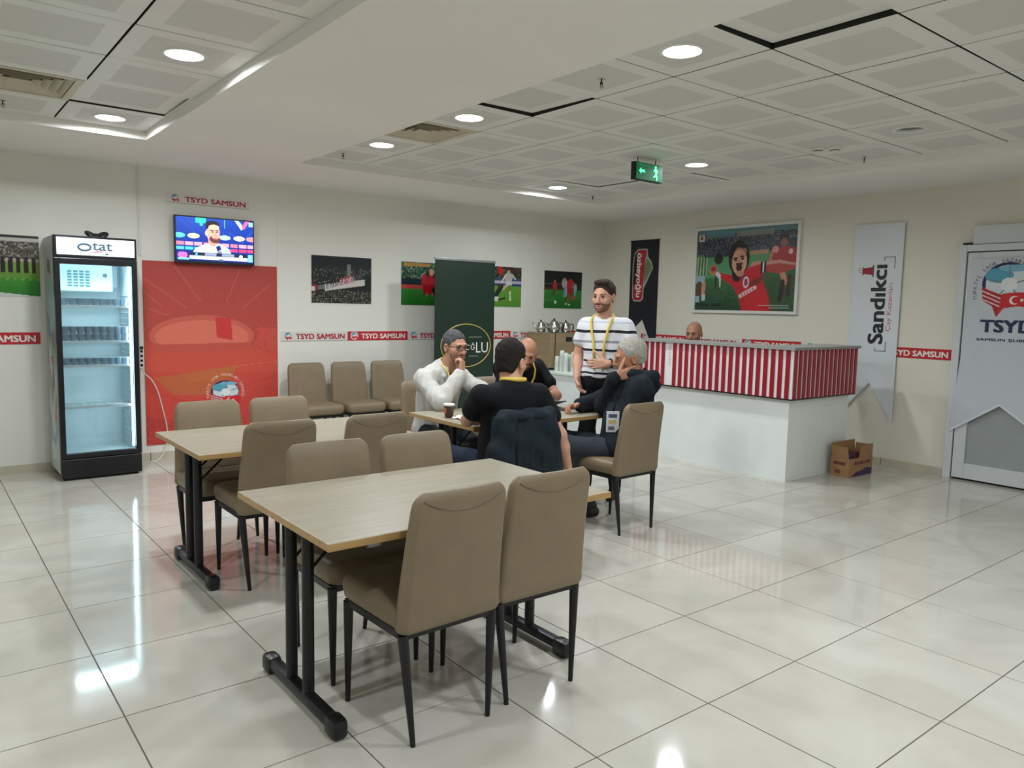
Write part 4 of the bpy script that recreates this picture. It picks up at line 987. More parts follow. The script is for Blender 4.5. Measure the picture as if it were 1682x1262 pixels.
text_part('lettering', 'özbeyoğlu', M_WHITETEXT, t, 0.155, 0.91, 0.58, 0.12, 0.0164, 0.025, rot=-90)

M_WBAN = mat('white_banner_sheet', (214,219,222), 0.4, var=0.02, scale=3)
t = thing('pennant_banner', 'long white swallow-tailed pennant with vertical black lettering', 'banner', (XW, 2.33, 0.44), -PI/2)
H_ = 1.96; W_ = 0.495
MB().prism([(0,0.09),(0.245,0.375),(W_,0.0),(W_,H_),(0,H_)], -0.022, -0.017).obj('banner_sheet', M_WBAN, t)
MB().tube([(-0.012,-0.02,H_),(W_+0.012,-0.02,H_)], 0.009, 8).obj('hanging_rod', M_TRIMW, t)
# folded back edge at the tail gives the sheet its small rim
MB().prism([(0.005,0.10),(0.245,0.38),(0.235,0.4),(0.0,0.13)], -0.025, -0.0222).obj('tail_hem', M_WBAN, t)
M_INK = mat('black_lettering', (22,26,34), 0.5, var=0.05)
text_part('lettering', 'Sandıkcı', M_INK, t, 0.275, 1.165, 0.79, 0.155, 0.0232, 0.045, rot=90)
text_part('small_lettering', 'Çay Kazanları', mat('pale_red_lettering', (188,98,108), 0.5, var=0.04), t, 0.40, 1.14, 0.475, 0.062, 0.0232, 0.0, rot=90)
ic = MB(); ic.prism([(0.10,1.455),(0.115,1.47),(0.19,1.463),(0.205,1.455),(0.205,1.545),(0.19,1.537),(0.115,1.53),(0.10,1.545)], -0.0236, -0.0222)
ic.obj('teapot_icon', M_RED, t)
ib = MB(); ib.box((0.207,-0.0236,1.44),(0.217,-0.0222,1.56)); ib.box((0.06,-0.0236,1.485),(0.09,-0.0222,1.489)); ib.box((0.055,-0.0236,1.505),(0.09,-0.0222,1.509)); ib.box((0.06,-0.0236,1.523),(0.09,-0.0222,1.527)); ib.obj('icon_lines', M_INK, t)
br_ = MB()
for (x0, z0, x1, z1) in ((0.315,1.63,0.425,1.636),(0.419,1.52,0.425,1.636),(0.315,1.60,0.321,1.636),(0.275,0.70,0.385,0.706),(0.379,0.70,0.385,0.80),(0.275,0.70,0.281,0.73)): br_.box((x0,-0.0236,z0),(x1,-0.0222,z1))
br_.obj('corner_marks', M_INK, t)

# framed football poster
c = Can(210, 150, (70,120,84)); c.grad(0,.1,(96,128,132),(84,116,122)); crowd_can(c,0,.06,1,.30,[(52,54,66),(66,66,76),(40,42,54),(78,76,82)],[(120,116,120),(96,70,74),(140,150,160)],1.0,2)
c.rect(.1,.02,.4,.1,(92,140,148),.7); c.rect(.42,.04,.78,.1,(150,148,136),.7); c.rect(.5,.24,.72,.30,(80,86,100)); c.poly([(.5,.29),(.74,.27),(.74,.33),(.5,.35)],(176,140,110)); c.grad(.33,.60,(88,146,100),(84,150,108)); c.grad(.60,1,(70,116,76),(40,64,44))
c.poly([(.6,.42),(1,.38),(1,1),(.6,1)],(62,88,58),.8); c.speck(.1,.62,1,.98,[(52,90,60),(84,132,88),(44,70,48)],.35,2,.5)
crowd_can(c,0.08,.12,.36,.34,[(44,48,66),(58,60,76),(36,38,52)],[(120,124,134)],.9)
c.rect(.02,.06,.08,.14,(206,196,190)); c.rect(.035,.075,.06,.12,(120,70,70))
for k in range(7): c.line(.02+.016*k,.34,.015+.016*k,.56,.008,(60,66,50) if k % 2 else (200,196,150))
c.rect(.0,.57,.1,.67,(150,176,196)); c.line(.04,.67,.04,.82,.05,(96,70,56)); c.line(.09,.67,.085,.8,.04,(196,150,112)); c.rect(.0,.82,.05,.9,(150,180,200)); c.rect(.07,.8,.11,.88,(190,206,206))
c.ell(.24,.36,.045,.07,(46,40,36)); c.line(.22,.56,.22,.72,.018,(46,56,44)); c.line(.26,.56,.265,.70,.016,(210,210,200))
# second player at right
c.ell(.875,.17,.045,.06,(60,44,40)); c.ell(.875,.205,.035,.05,(140,98,80)); c.poly([(.76,.30),(.86,.25),(.97,.26),(1,.33),(1,.5),(.77,.50)],(168,56,58)); c.line(.77,.3,.75,.44,.03,(190,120,104)); c.ell(.80,.28,.03,.04,(214,150,140)); c.ell(.94,.31,.02,.03,(224,190,180)); c.line(.86,.50,.9,.66,.05,(196,140,116)); c.line(.88,.66,.86,.86,.045,(54,50,42)); c.line(.94,.6,.93,.8,.04,(70,54,44))
# the cheering player in red
c.poly([(.48,.56),(.56,.46),(.66,.43),(.70,.52),(.70,.66),(.76,.86),(.78,1.0),(.50,1.0),(.46,.82),(.40,.70),(.27,.60),(.25,.53),(.36,.56),(.42,.60)],(196,42,52)); c.poly([(.7,.44),(1,.42),(1,.5),(.84,.56),(.7,.53)],(176,70,66)); c.poly([(.7,.42),(.84,.40),(1,.45),(1,.47),(.84,.44),(.7,.46)],(200,150,130))
c.rect(.665,.42,.685,.56,(36,40,44)); c.rect(.685,.42,.70,.54,(206,222,214)); c.rect(.70,.42,.72,.54,(34,40,40))
c.poly([(.58,.42),(.665,.40),(.665,.44),(.56,.48)],(206,140,126)); c.poly([(.56,.66),(.7,.56),(.7,.62),(.6,.72)],(120,56,44)); c.ell(.64,.84,.12,.14,(204,48,52),0,.6)
c.ell(.45,.36,.105,.21,(36,30,28)); c.ell(.435,.55,.05,.1,(36,30,28)); c.ell(.455,.41,.075,.15,(214,164,134)); c.ell(.455,.28,.07,.06,(206,150,120),0,.7); c.poly([(.37,.2),(.44,.16),(.52,.2),(.5,.25),(.43,.23),(.38,.32)],(36,30,28)); c.line(.40,.365,.435,.36,.014,(60,36,30)); c.line(.465,.345,.5,.34,.014,(60,36,30)); c.ell(.415,.385,.018,.016,(96,56,44)); c.ell(.485,.37,.018,.016,(96,56,44)); c.ell(.455,.475,.03,.05,(74,30,30)); c.line(.43,.435,.48,.43,.02,(56,36,30)); c.line(.45,.39,.445,.42,.014,(176,120,96)); c.ell(.465,.55,.04,.035,(196,140,114)); c.poly([(.46,.60),(.5,.58),(.53,.54),(.54,.60),(.5,.66)],(150,40,76))
c.ell(.19,.50,.045,.065,(196,120,94)); c.ell(.19,.485,.03,.03,(150,60,54)); c.line(.235,.55,.25,.57,.04,(210,214,220)); c.ell(.53,.655,.03,.07,(222,206,206)); c.ell(.53,.655,.018,.045,(150,60,90)); c.line(.48,.82,.62,.72,.035,(224,190,190)); 
for k in range(5): c.line(.495+.026*k,.80-.018*k,.50+.026*k,.83-.018*k,.008,(170,60,66))
c.rect(.0,.91,.28,.97,(44,84,64),.7); c.rect(.66,.93,.95,.935,(190,200,190)); c.rect(.76,.955,.95,.96,(190,200,190)); c.noise(4)
t = thing('framed_poster', 'white framed football poster with a cheering player in red shirt', 'framed poster', (XW, 4.35, 1.485), -PI/2)
W_, H_ = 1.415, 1.02
MB().box((0.01,-0.02,0.01),(W_-0.01,0,H_-0.01)).obj('backing', M_WHITESIGN, t)
for lo, hi in (((0,-0.035,0),(W_,0,0.035)), ((0,-0.035,H_-0.035),(W_,0,H_)), ((0,-0.035,0.035),(0.035,0,H_-0.035)), ((W_-0.035,-0.035,0.035),(W_,0,H_-0.035))):
    MB().rbox(lo, hi, 0.004).obj('frame_rail', M_TRIMW, t)
c.obj('print', t, 0.034, 0.034, W_-0.034, H_-0.034, 0.021, M_PRINT)
text_part('title_lettering', 'TEMEL', mat('dark_green_lettering', (22,40,34), 0.5, var=0.05), t, 0.20, 0.085, 0.24, 0.045, 0.0222, 0.02) if False else None
for k in range(7): MB().box((0.06+0.047*k+(0.03 if k > 3 else 0),-0.0225,0.075),(0.095+0.047*k+(0.03 if k > 3 else 0),-0.0215,0.115)).obj('title_block', mat('dark_green_lettering', (22,40,34), 0.5, var=0.05), t)

# door with frame, glazing panel and a printed sheet hung on it
M_PVC = mat('white_pvc', (206,211,212), 0.35, var=0.02, scale=5); M_PGREY = mat('frosted_grey_panel', (156,162,162), 0.4, var=0.03, scale=3)
t = thing('door_1', 'white plastic door with grey panel and printed club sheet at right edge', 'door', (XW, 1.305, 0), -PI/2)
del t['label']; del t['category']; t['kind'] = 'structure'
DW, DH = 1.05, 2.15
MB().rbox((0,-0.085,0.0),(0.065,0,DH), 0.004).rbox((DW-0.065,-0.085,0.0),(DW,0,DH), 0.004).rbox((0.065,-0.085,DH-0.06),(DW-0.065,0,DH), 0.004).obj('door_frame', M_PVC, t)
lf = MB(); x0, x1 = 0.075, DW-0.075
lf.rbox((x0,-0.075,0.02),(x0+0.10,-0.02,DH-0.07), 0.004); lf.rbox((x1-0.10,-0.075,0.02),(x1,-0.02,DH-0.07), 0.004); lf.rbox((x0+.1,-0.075,DH-0.17),(x1-.1,-0.02,DH-0.07), 0.004); lf.rbox((x0+.1,-0.075,0.02),(x1-.1,-0.02,0.16), 0.004); lf.rbox((x0+.1,-0.075,0.86),(x1-.1,-0.02,0.96), 0.004)
dl = lf.obj('door_leaf', M_PVC, t)
MB().box((x0+0.09,-0.055,0.15),(x1-0.09,-0.035,0.87)).obj('lower_panel', M_PGREY, dl)
MB().box((x0+0.09,-0.055,0.95),(x1-0.09,-0.035,DH-0.16)).obj('upper_panel', M_PGREY, dl)
MB().box((0.0,-0.02,0.0),(DW,0.0,0.018)).obj('threshold', M_BLACKMETAL, t)
dh = autosmooth(MB().tube([(x1-0.05,-0.075,1.02),(x1-0.05,-0.12,1.02),(x1-0.17,-0.12,1.02)], 0.01, 10).obj('handle', M_ALU, dl))
MB().rbox((0.10,-0.06,DH+0.005),(DW+0.05,0,DH+0.17), 0.004).obj('transom_box', M_PVC, t)
MB().tube([(0.02,-0.05,DH+0.012),(0.1,-0.05,DH+0.012)], 0.012, 8).obj('closer_arm', M_BLACKMETAL, t)
t = thing('door_banner', 'white printed sheet with club emblem and navy lettering hung on the door', 'banner', (XW, 1.305, 0), -PI/2)
S_ = mat('pale_grey_print_sheet', (196,203,210), 0.4, var=0.02, scale=3)
MB().prism([(0.035,0.44),(0.435,0.72),(0.835,0.44),(0.835,2.02),(0.14,2.02),(0.09,1.2)], -0.094, -0.088).obj('banner_sheet', S_, t)
MB().prism([(0.035,0.44),(0.435,0.72),(0.435,0.745),(0.035,0.465)], -0.098, -0.0942).obj('tail_hem', M_WBAN, t)
MB().prism([(0.435,0.72),(0.835,0.44),(0.835,0.465),(0.435,0.745)], -0.098, -0.0942).obj('tail_hem', M_WBAN, t)
c = Can(110, 110, (196,203,210)); draw_emblem(c, .0, .0, 1.0, 1.0)
m_ = np.abs(c.a-np.array((196,203,210))).sum(-1) > 2; c.mask = m_
c.obj('emblem', t, 0.165, 1.50, 0.675, 2.0, 0.0955, M_PRINT)
M_NAVYT = mat('navy_lettering', (34,38,78), 0.5, var=0.05)
arc_text('TÜRKİYE SPOR YAZARLARI DERNEĞİ', t, 0.42, 1.74, 0.245, 200, -20, 0.032, M_NAVYT, 0.0955)
text_part('lettering', 'TSYD', M_NAVYT, t, 0.44, 1.425, 0.43, 0.115, 0.0955, 0.06)
text_part('small_lettering', 'SAMSUN ŞUBESİ', M_NAVYT, t, 0.43, 1.305, 0.45, 0.038, 0.0955, 0.04)

# ------------------------------------------------------------------ people: blended solids meshed into one continuous surface
class Field:
    def __init__(s, lo, hi, h):
        s.lo = np.array(lo, float); s.h = h; s.n = (np.ceil((np.array(hi, float)-s.lo)/h)+1).astype(int); s.f = np.full(s.n, 1.0, np.float32)
    def blk(s, lo, hi):
        a = np.maximum(np.floor((np.array(lo)-s.lo)/s.h).astype(int), 0); b = np.minimum(np.ceil((np.array(hi)-s.lo)/s.h).astype(int)+1, s.n)
        if (b <= a).any(): return None
        g = [(s.lo[i]+s.h*np.arange(a[i], b[i])).astype(np.float32) for i in range(3)]
        return tuple(slice(a[i], b[i]) for i in range(3)), g[0][:,None,None], g[1][None,:,None], g[2][None,None,:]
    def comb(s, fn, lo, hi, k, sub=False):
        mg = k+3*s.h+0.012; q = s.blk(np.array(lo)-mg, np.array(hi)+mg)
        if q is None: return
        sl, X, Y, Z = q; d = fn(X, Y, Z).astype(np.float32); f = s.f[sl]
        if sub:
            d = -d; r = np.maximum(f, d)
            if k: hh = np.maximum(k-np.abs(f-d), 0)/k; r = r+hh*hh*k*0.25
        else:
            r = np.minimum(f, d)
            if k: hh = np.maximum(k-np.abs(f-d), 0)/k; r = r-hh*hh*k*0.25
        s.f[sl] = r
    def cap(s, a, b, ra, rb, k=0.02, sub=False):
        a = np.array(a, float); b = np.array(b, float); d = b-a; L2 = max(d@d, 1e-9); R = max(ra, rb)
        def fn(X, Y, Z):
            t = np.clip(((X-a[0])*d[0]+(Y-a[1])*d[1]+(Z-a[2])*d[2])/L2, 0, 1)
            return np.sqrt((X-a[0]-t*d[0])**2+(Y-a[1]-t*d[1])**2+(Z-a[2]-t*d[2])**2)-(ra+(rb-ra)*t)
        s.comb(fn, np.minimum(a, b)-R, np.maximum(a, b)+R, k, sub)
    def ell(s, c, r, R=None, k=0.02, sub=False):
        c = np.array(c, float); r = np.array(r, float); R = np.eye(3) if R is None else np.array(R); m = r.max()
        def fn(X, Y, Z):
            x, y, z = X-c[0], Y-c[1], Z-c[2]
            p = [R[0][i]*x+R[1][i]*y+R[2][i]*z for i in range(3)]
            k0 = np.sqrt((p[0]/r[0])**2+(p[1]/r[1])**2+(p[2]/r[2])**2); k1 = np.sqrt((p[0]/r[0]**2)**2+(p[1]/r[1]**2)**2+(p[2]/r[2]**2)**2)+1e-6
            return k0*(k0-1)/k1
        s.comb(fn, c-m, c+m, k, sub)
    def half(s, p, n, k=0.0):
        """cut away the side the normal points to"""
        p = np.array(p, float); n = np.array(n, float); n /= np.linalg.norm(n)
        g = [(s.lo[i]+s.h*np.arange(s.n[i])).astype(np.float32) for i in range(3)]
        d = (g[0][:,None,None]-p[0])*n[0]+(g[1][None,:,None]-p[1])*n[1]+(g[2][None,None,:]-p[2])*n[2]
        s.f = np.maximum(s.f, d.astype(np.float32))
    def ripple(s, amp, fr, seed=0):
        r = np.random.default_rng(seed); g = [(s.lo[i]+s.h*np.arange(s.n[i])).astype(np.float32) for i in range(3)]
        near = np.abs(s.f) < 0.05
        w = 0
        for _ in range(4):
            v = r.normal(0, 1, 3); v = v/np.linalg.norm(v)*fr*r.uniform(.6, 1.5)
            w = w+np.sin(g[0][:,None,None]*v[0]+g[1][None,:,None]*v[1]+g[2][None,None,:]*v[2]+r.uniform(0, 6))
        s.f = np.where(near, s.f+amp*w/2, s.f).astype(np.float32)
    def mesh(s, name, org=(0,0,0)):
        f = s.f; f[0] = f[-1] = 1; f[:,0] = f[:,-1] = 1; f[:,:,0] = f[:,:,-1] = 1
        ins = f < 0; n = s.n
        cnt = np.zeros(n-1, np.int8)
        for dx in (0,1):
            for dy in (0,1):
                for dz in (0,1): cnt += ins[dx:n[0]-1+dx, dy:n[1]-1+dy, dz:n[2]-1+dz]
        cells = np.argwhere((cnt > 0)&(cnt < 8)); ids = np.full(n-1, -1, np.int32); ids[tuple(cells.T)] = np.arange(len(cells))
        acc = np.zeros((len(cells), 3)); num = np.zeros(len(cells))
        C = [np.array(q) for q in ((0,0,0),(1,0,0),(0,1,0),(1,1,0),(0,0,1),(1,0,1),(0,1,1),(1,1,1))]
        for a, b in ((0,1),(2,3),(4,5),(6,7),(0,2),(1,3),(4,6),(5,7),(0,4),(1,5),(2,6),(3,7)):
            fa = f[tuple((cells+C[a]).T)]; fb = f[tuple((cells+C[b]).T)]; m = (fa < 0) != (fb < 0)
            t = fa[m]/(fa[m]-fb[m]); acc[m] += C[a]+(C[b]-C[a])*t[:,None]; num[m] += 1
        V = s.lo+s.h*(cells+acc/num[:,None])-np.array(org)
        Q = []
        for ax in range(3):
            u, v = (ax+1) % 3, (ax+2) % 3
            sa = [slice(None)]*3; sb = [slice(None)]*3; sa[ax] = slice(0, n[ax]-1); sb[ax] = slice(1, n[ax])
            e = np.argwhere(ins[tuple(sa)] != ins[tuple(sb)]); fl_ = ins[tuple(sa)][tuple(e.T)]
            du = np.zeros(3, int); du[u] = 1; dv = np.zeros(3, int); dv[v] = 1
            q = np.stack([ids[tuple((e-du-dv).T)], ids[tuple((e-dv).T)], ids[tuple(e.T)], ids[tuple((e-du).T)]], 1)
            q[~fl_] = q[~fl_][:, ::-1]; Q.append(q)
        return quick_mesh(name, V, np.concatenate(Q), True)

def nrm(v): v = np.array(v, float); return v/np.linalg.norm(v)
def basis(fwd, up):
    fwd = nrm(fwd); up = np.array(up, float); r = nrm(np.cross(fwd, up)); u = np.cross(r, fwd)
    return np.stack([r, fwd, u], 1)           # columns right, forward, up

def add_head(F, H, R, s=1.0):
    P = lambda x, y, z: H+R@(np.array((x, y, z))*s)
    F.ell(P(0,-.012,.032), np.array((.074,.094,.084))*s, R, .02)
    F.ell(P(0,.03,-.03), np.array((.062,.064,.084))*s, R, .03)
    F.ell(P(0,.046,-.078), np.array((.046,.044,.036))*s, R, .02)
    F.ell(P(0,.082,-.098), np.array((.02,.014,.014))*s, R, .015)
    for q in (-1, 1):
        F.ell(P(.045*q,.058,-.022), np.array((.02,.02,.018))*s, R, .02)
        F.ell(P(.032*q,.1,.008), np.array((.019,.014,.011))*s, R, .012, True)
        F.ell(P(.077*q,-.008,-.008), np.array((.010,.02,.032))*s, R, .006)
        F.ell(P(.082*q,-.004,-.004), np.array((.005,.011,.02))*s, R, .004, True)
    F.cap(P(-.036,.086,.026), P(.036,.086,.026), .010*s, .010*s, .016)
    F.cap(P(0,.09,.012), P(0,.112,-.03), .008*s, .013*s, .012)
    F.ell(P(-.012,.1,-.034), np.array((.009,.01,.008))*s, R, .006); F.ell(P(.012,.1,-.034), np.array((.009,.01,.008))*s, R, .006)
    F.cap(P(-.02,.09,-.056), P(.02,.09,-.056), .0065*s, .0065*s, .006); F.cap(P(-.017,.088,-.068), P(.017,.088,-.068), .0075*s, .0075*s, .006)

def add_hand(F, w, d, t, n, curl=(.5,.6,.7,.8), thumb=0.5, s=1.0):
    """w wrist, d finger direction, t towards the thumb side, n the way the fingers curl"""
    w = np.array(w, float); d = nrm(d); t = np.array(t, float); t = nrm(t-d*(t@d)); n0 = np.cross(d, t); n = n0 if n0@np.array(n, float) > 0 else -n0
    for i in range(4):
        o = (.030-.020*i)*s
        F.cap(w+d*.005*s+t*o*.55, w+d*.088*s+t*o, .017*s, .0125*s, .012)
    for i, L in enumerate((.070,.079,.074,.060)):
        p = w+d*(.088-.004*abs(i-1))*s+t*(.031-.0205*i)*s; a = 0.0; r = (.0095,.0098,.0093,.0082)[i]*s
        for j, fr in enumerate((.45,.31,.24)):
            a += curl[i]*(1.0 if j else .8); q = p+(d*math.cos(a)+n*math.sin(a))*L*fr*s
            F.cap(p, q, r*(1-.07*j), r*(.93-.07*j), .003); p = q
    p = w+d*.022*s+t*.028*s; dv = nrm(d*.62+t*.72+n*.25)
    for j, L in enumerate((.046,.034,.028)):
        q = p+dv*L*s; F.cap(p, q, (.0155,.0125,.011)[j]*s, (.0125,.011,.009)[j]*s, .006 if j == 0 else .003); p = q
        dv = nrm(dv+thumb*(d*.5-t*.55+n*.35))

def torso(F, pel, chest, neck, sh, R, e, wd=1.0, belly=0.0):
    pel, chest, neck = map(np.array, (pel, chest, neck)); up = R[:,2]
    F.ell(chest, np.array((.165*wd+e,.105+e,.20+e)), R, .05)
    F.ell(pel*.55+chest*.45+R[:,1]*.02*belly, np.array((.150*wd+e,.108+.05*belly+e,.19+e)), R, .05)
    F.ell(pel, np.array((.165*wd+e,.118+e,.12+e)), R, .05)
    for q in sh:
        q = np.array(q, float); F.cap(chest*.4+neck*.6, q, .062+e, .048+e, .05)
        F.cap(neck*.9+chest*.1, q*.85+chest*.15, .045+e*.5, .05+e, .04)

MS = lambda n, c: mat(n, c, 0.5, var=0.07, scale=18, bump=0.04, bscale=140, spec=0.35)
def cloth(n, c, b=0.35, sc=26, var=0.10): return mat(n, c, 0.85, var=var, scale=sc*.35, bump=b, bscale=sc, spec=0.2)

def person(label, base, J, skin, shirt, trousers, shoes, hair=None, extras=None, h=0.0058, wd=1.0, belly=0.0, sleeve='short'):
    """J: joint positions in the room. Returns the thing (an empty at the base) with its parts."""
    org = np.array((base[0], base[1], base[2] if len(base) > 2 else 0.0))
    t = thing('person', label, 'person', tuple(org))
    A = {k: np.array(v, float) for k, v in J.items() if k not in ('hands','face','facing','hs','headup')}
    pts = np.array(list(A.values())); hs = J.get('hs', 1.0)
    upv = nrm(A['neck']-A['pel']); RT = basis(J['facing'], upv) if False else None
    fw = np.array(J['facing'], float); fw = nrm(fw-upv*(fw@upv)); RT = np.stack([np.cross(fw, upv), fw, upv], 1)
    RH = basis(J['face'], J.get('headup', (0,0,1)))
    lo, hi = pts.min(0)-.2, pts.max(0)+.22; lo[2] = max(lo[2], org[2]-.02)
    # body
    F = Field(lo, hi, h)
    torso(F, A['pel'], A['chest'], A['neck'], [A['shR'], A['shL']], RT, -.018, wd, belly)
    F.cap(A['neck']-upv*.03, A['head']-RH[:,2]*.05-RH[:,1]*.012, .058*hs, .054*hs, .03)
    add_head(F, A['head'], RH, hs)
    for sd in 'RL':
        s_, e_, w_ = A['sh'+sd], A['el'+sd], A['wr'+sd]
        F.cap(s_, e_, .050, .040, .03); F.cap(e_, e_*.6+w_*.4, .040, .039, .02); F.cap(e_*.62+w_*.38, w_, .039, .027, .02)
        hd = J['hands'].get(sd)
        if hd: add_hand(F, w_+nrm(np.array(hd['d']))*.012, hd['d'], hd['t'], hd['n'], hd.get('curl', (.4,.45,.5,.55)), hd.get('thumb', .4))
    put('body', F.mesh('body', org), t, m=skin)
    # shirt or jacket
    F = Field(lo, hi, h*1.25)
    torso(F, A['pel']+upv*.02, A['chest'], A['neck']-upv*.015, [A['shR'], A['shL']], RT, shirt.get('e', .006), wd, belly)
    for sd in 'RL':
        s_, e_, w_ = A['sh'+sd], A['el'+sd], A['wr'+sd]; ex = shirt.get('slv', .014)
        if sleeve == 'short': ct = shirt.get('cut', .58); F.cap(s_, s_*(1-ct)+e_*ct, .048+ex, .048+ex+.006, .035)
        else:
            F.cap(s_, e_, .050+ex, .045+ex, .03); F.cap(e_, e_*.08+w_*.92, .046+ex, .031+ex, .025)
    if shirt.get('hem'): F.half(A['pel']+upv*shirt['hem'], -upv)
    if shirt.get('collar'):
        nb = A['neck']; F.cap(nb-upv*.02-fw*.02, nb+upv*.025-fw*.03, .085, .078, .02); 
    F.cap(A['neck']+upv*.0, A['neck']+upv*.12, .062 if not shirt.get('collar') else .060, .075, .008, True)
    if shirt.get('open'):
        p0 = A['neck']+fw*.08; p1 = A['pel']+fw*.17
        F.cap(p0, p1, .035, .06, .01, True)
    F.ripple(shirt.get('rip', .0035), 34, 3)
    if shirt.get('rip2'): F.ripple(shirt['rip2'], 85, 11)
    if shirt.get('flaps'):
        for q in (-1, 1): F.cap(A['neck']+RT[:,0]*.07*q-fw*.03+upv*.02, A['neck']+RT[:,0]*.085*q+fw*.085-upv*.055, .022, .014, .006); F.cap(A['neck']+RT[:,0]*.085*q+fw*.085-upv*.055, A['pel']+RT[:,0]*.07*q+fw*.15, .013, .012, .012)
    so = put(shirt.get('name', 'shirt'), F.mesh('shirt', org), t, m=shirt['m'])
    # trousers
    F = Field(lo, hi, h*1.4)
    F.ell(A['pel'], (.172*wd,.128,.125), RT, .05)
    for sd in 'RL':
        hp_, k_, a_ = A['hip'+sd], A['kn'+sd], A['an'+sd]
        F.cap(hp_, k_, .088, .068, .05); F.cap(k_, a_*.55+k_*.45, .066, .058, .03); F.cap(a_*.55+k_*.45, a_, .058, .05, .02)
    F.half(A['pel']+upv*.09, upv); F.ripple(.003, 30, 5)
    put('trousers', F.mesh('trousers', org), t, m=trousers)
    for sd in 'RL':
        a_ = A['an'+sd]; kd = J['foot'+sd] if 'foot'+sd in J else fw; kd = nrm((kd[0], kd[1], 0)); fl0 = np.array((a_[0], a_[1], org[2]))
        F = Field(np.minimum(fl0, fl0+kd*.22)-.09, np.maximum(fl0, fl0+kd*.22)+np.array((.09,.09,.16)), .007)
        F.cap(fl0+np.array((0,0,.045))-kd*.03, fl0+kd*.13+np.array((0,0,.036)), .040, .036, .02); F.cap(fl0+kd*.06+np.array((0,0,.03)), fl0+kd*.16+np.array((0,0,.03)), .042, .034, .02); F.cap(fl0+np.array((0,0,.05)), fl0+np.array((0,0,.10)), .042, .044, .02)
        F.half(fl0+np.array((0,0,.001)), (0,0,-1))
        put('shoe', F.mesh('shoe', org), t, m=shoes)
    # hair, brows, eyes, beard
    P = lambda x, y, z: A['head']+RH@(np.array((x, y, z))*hs)
    hb = .16*hs
    def hfield(): return Field(A['head']-hb, A['head']+hb, .0045)
    if hair:
        F = hfield(); g = hair.get('grow', .010)
        F.ell(P(0,-.016,.034+g), (np.array((.074,.094,.084))+g*.62)*hs, RH, .01)
        F.ell(P(0,-.052,-.022), np.array((.062,.048+g*.5,.07))*hs, RH, .03)
        if hair.get('quiff'): F.ell(P(0,.045,.108), np.array((.055,.05,.022))*hs, RH, .02)
        hl = hair.get('line', .075)          # height of the hairline above head centre
        F.ell(P(0,.11,hl-.115), np.array((.092,.10,.115))*hs, RH, .012, True)
        if hair.get('thin'): F.ell(P(0,.06,.12), np.array((.06,.075,.045))*hs, RH, .01, True)
        F.half(P(0,-.02,hair.get('nape', -.062)), -RH[:,2]-.25*RH[:,1])
        for q in (-1, 1): F.ell(P(.085*q,.0,-.02), np.array((.022,.03,.045))*hs, RH, .006, True)
        F.ripple(.0016, 120, 9)
        put('hair', F.mesh('hair', org), t, m=hair['m'])
    bd = (extras or {}).get('beard')
    if bd:
        F = hfield(); g = bd.get('g', .004)
        F.ell(P(0,.046,-.078), (np.array((.046,.044,.036))+g)*hs, RH, .02); F.ell(P(0,.03,-.04), (np.array((.062,.064,.074))+g*.7)*hs, RH, .02); F.ell(P(0,.082,-.098), (np.array((.02,.014,.014))+g)*hs, RH, .015)
        F.ell(P(0,.06,.055), np.array((.1,.12,.098))*hs, RH, .01, True)
        F.ell(P(0,.1,-.062), np.array((.024,.02,.012))*hs, RH, .004, True)
        F.half(P(0,.012,0), -RH[:,1]); F.cap(P(-.024,.094,-.047), P(.024,.094,-.047), .006*hs, .006*hs, .006)
        put('beard', F.mesh('beard', org), t, m=bd['m'])
    loc = lambda p: tuple(np.array(p)-org)
    if not (extras or {}).get('noface'):
        ew = mat('eye_white', (190,178,168), 0.2, var=0); ei = mat('eye_iris', (38,28,24), 0.15, var=0)
        brm = (hair or bd or {}).get('m') or mat('brow_dark', (44,34,30), 0.8, var=.1)
        for q in (-1, 1):
            e_ = MB().lathe([(.001,-.0105),(.006,-.0087),(.0098,-.004),(.0105,0),(.0098,.004),(.006,.0087),(.001,.0105)], 12, axis='y').mesh('eye', [ew, ei], True)
            for p_ in e_.polygons:
                if p_.center.y > .0062: p_.material_index = 1
            o = put('eye', e_, t, loc(P(.031*q,.0825,.006))); o.rotation_euler = Matrix([list(r_) for r_ in RH]).to_euler()
            MB().tube([loc(P(.016*q,.0955,.024)), loc(P(.033*q,.0945,.0275)), loc(P(.05*q,.083,.022))], [.003,.0036,.002], 6).obj('eyebrow', (extras or {}).get('brow', brm), t, smooth=True)
        lm = MS('lip_skin', (160,98,86))
        MB().tube([loc(P(-.021,.0915,-.062)), loc(P(0,.0985,-.061)), loc(P(.021,.0915,-.062))], [.003,.0045,.003], 6).obj('lips', lm, t, smooth=True)
    return t, (lambda p: loc(p)), P, RT, RH, A

def lanyard(t, loc, A, RT, m, drop, badge=None, off=.118, wdt=.009, split=.07, ls=.004):
    """two ribbon bands from the neck down the chest"""
    up, fw, rt = RT[:,2], RT[:,1], RT[:,0]; nb = A['neck']
    low = nb-up*drop+fw*off
    pts = [low+rt*ls, nb-up*drop*.5+fw*(off+.005)+rt*split*.6, nb-up*.07+fw*.118+rt*split, nb-up*.015+fw*.088+rt*(split+.012), nb+up*.022+fw*.02+rt*.08, nb+up*.03-fw*.055+rt*.05, nb+up*.035-fw*.078, nb+up*.03-fw*.055-rt*.05, nb+up*.022+fw*.02-rt*.08, nb-up*.015+fw*.088-rt*(split+.012), nb-up*.07+fw*.118-rt*split, nb-up*drop*.5+fw*(off+.005)-rt*split*.6, low-rt*ls]
    MB().tube([loc(p) for p in pts], wdt, 6).obj('lanyard', m, t, smooth=True)
    return low

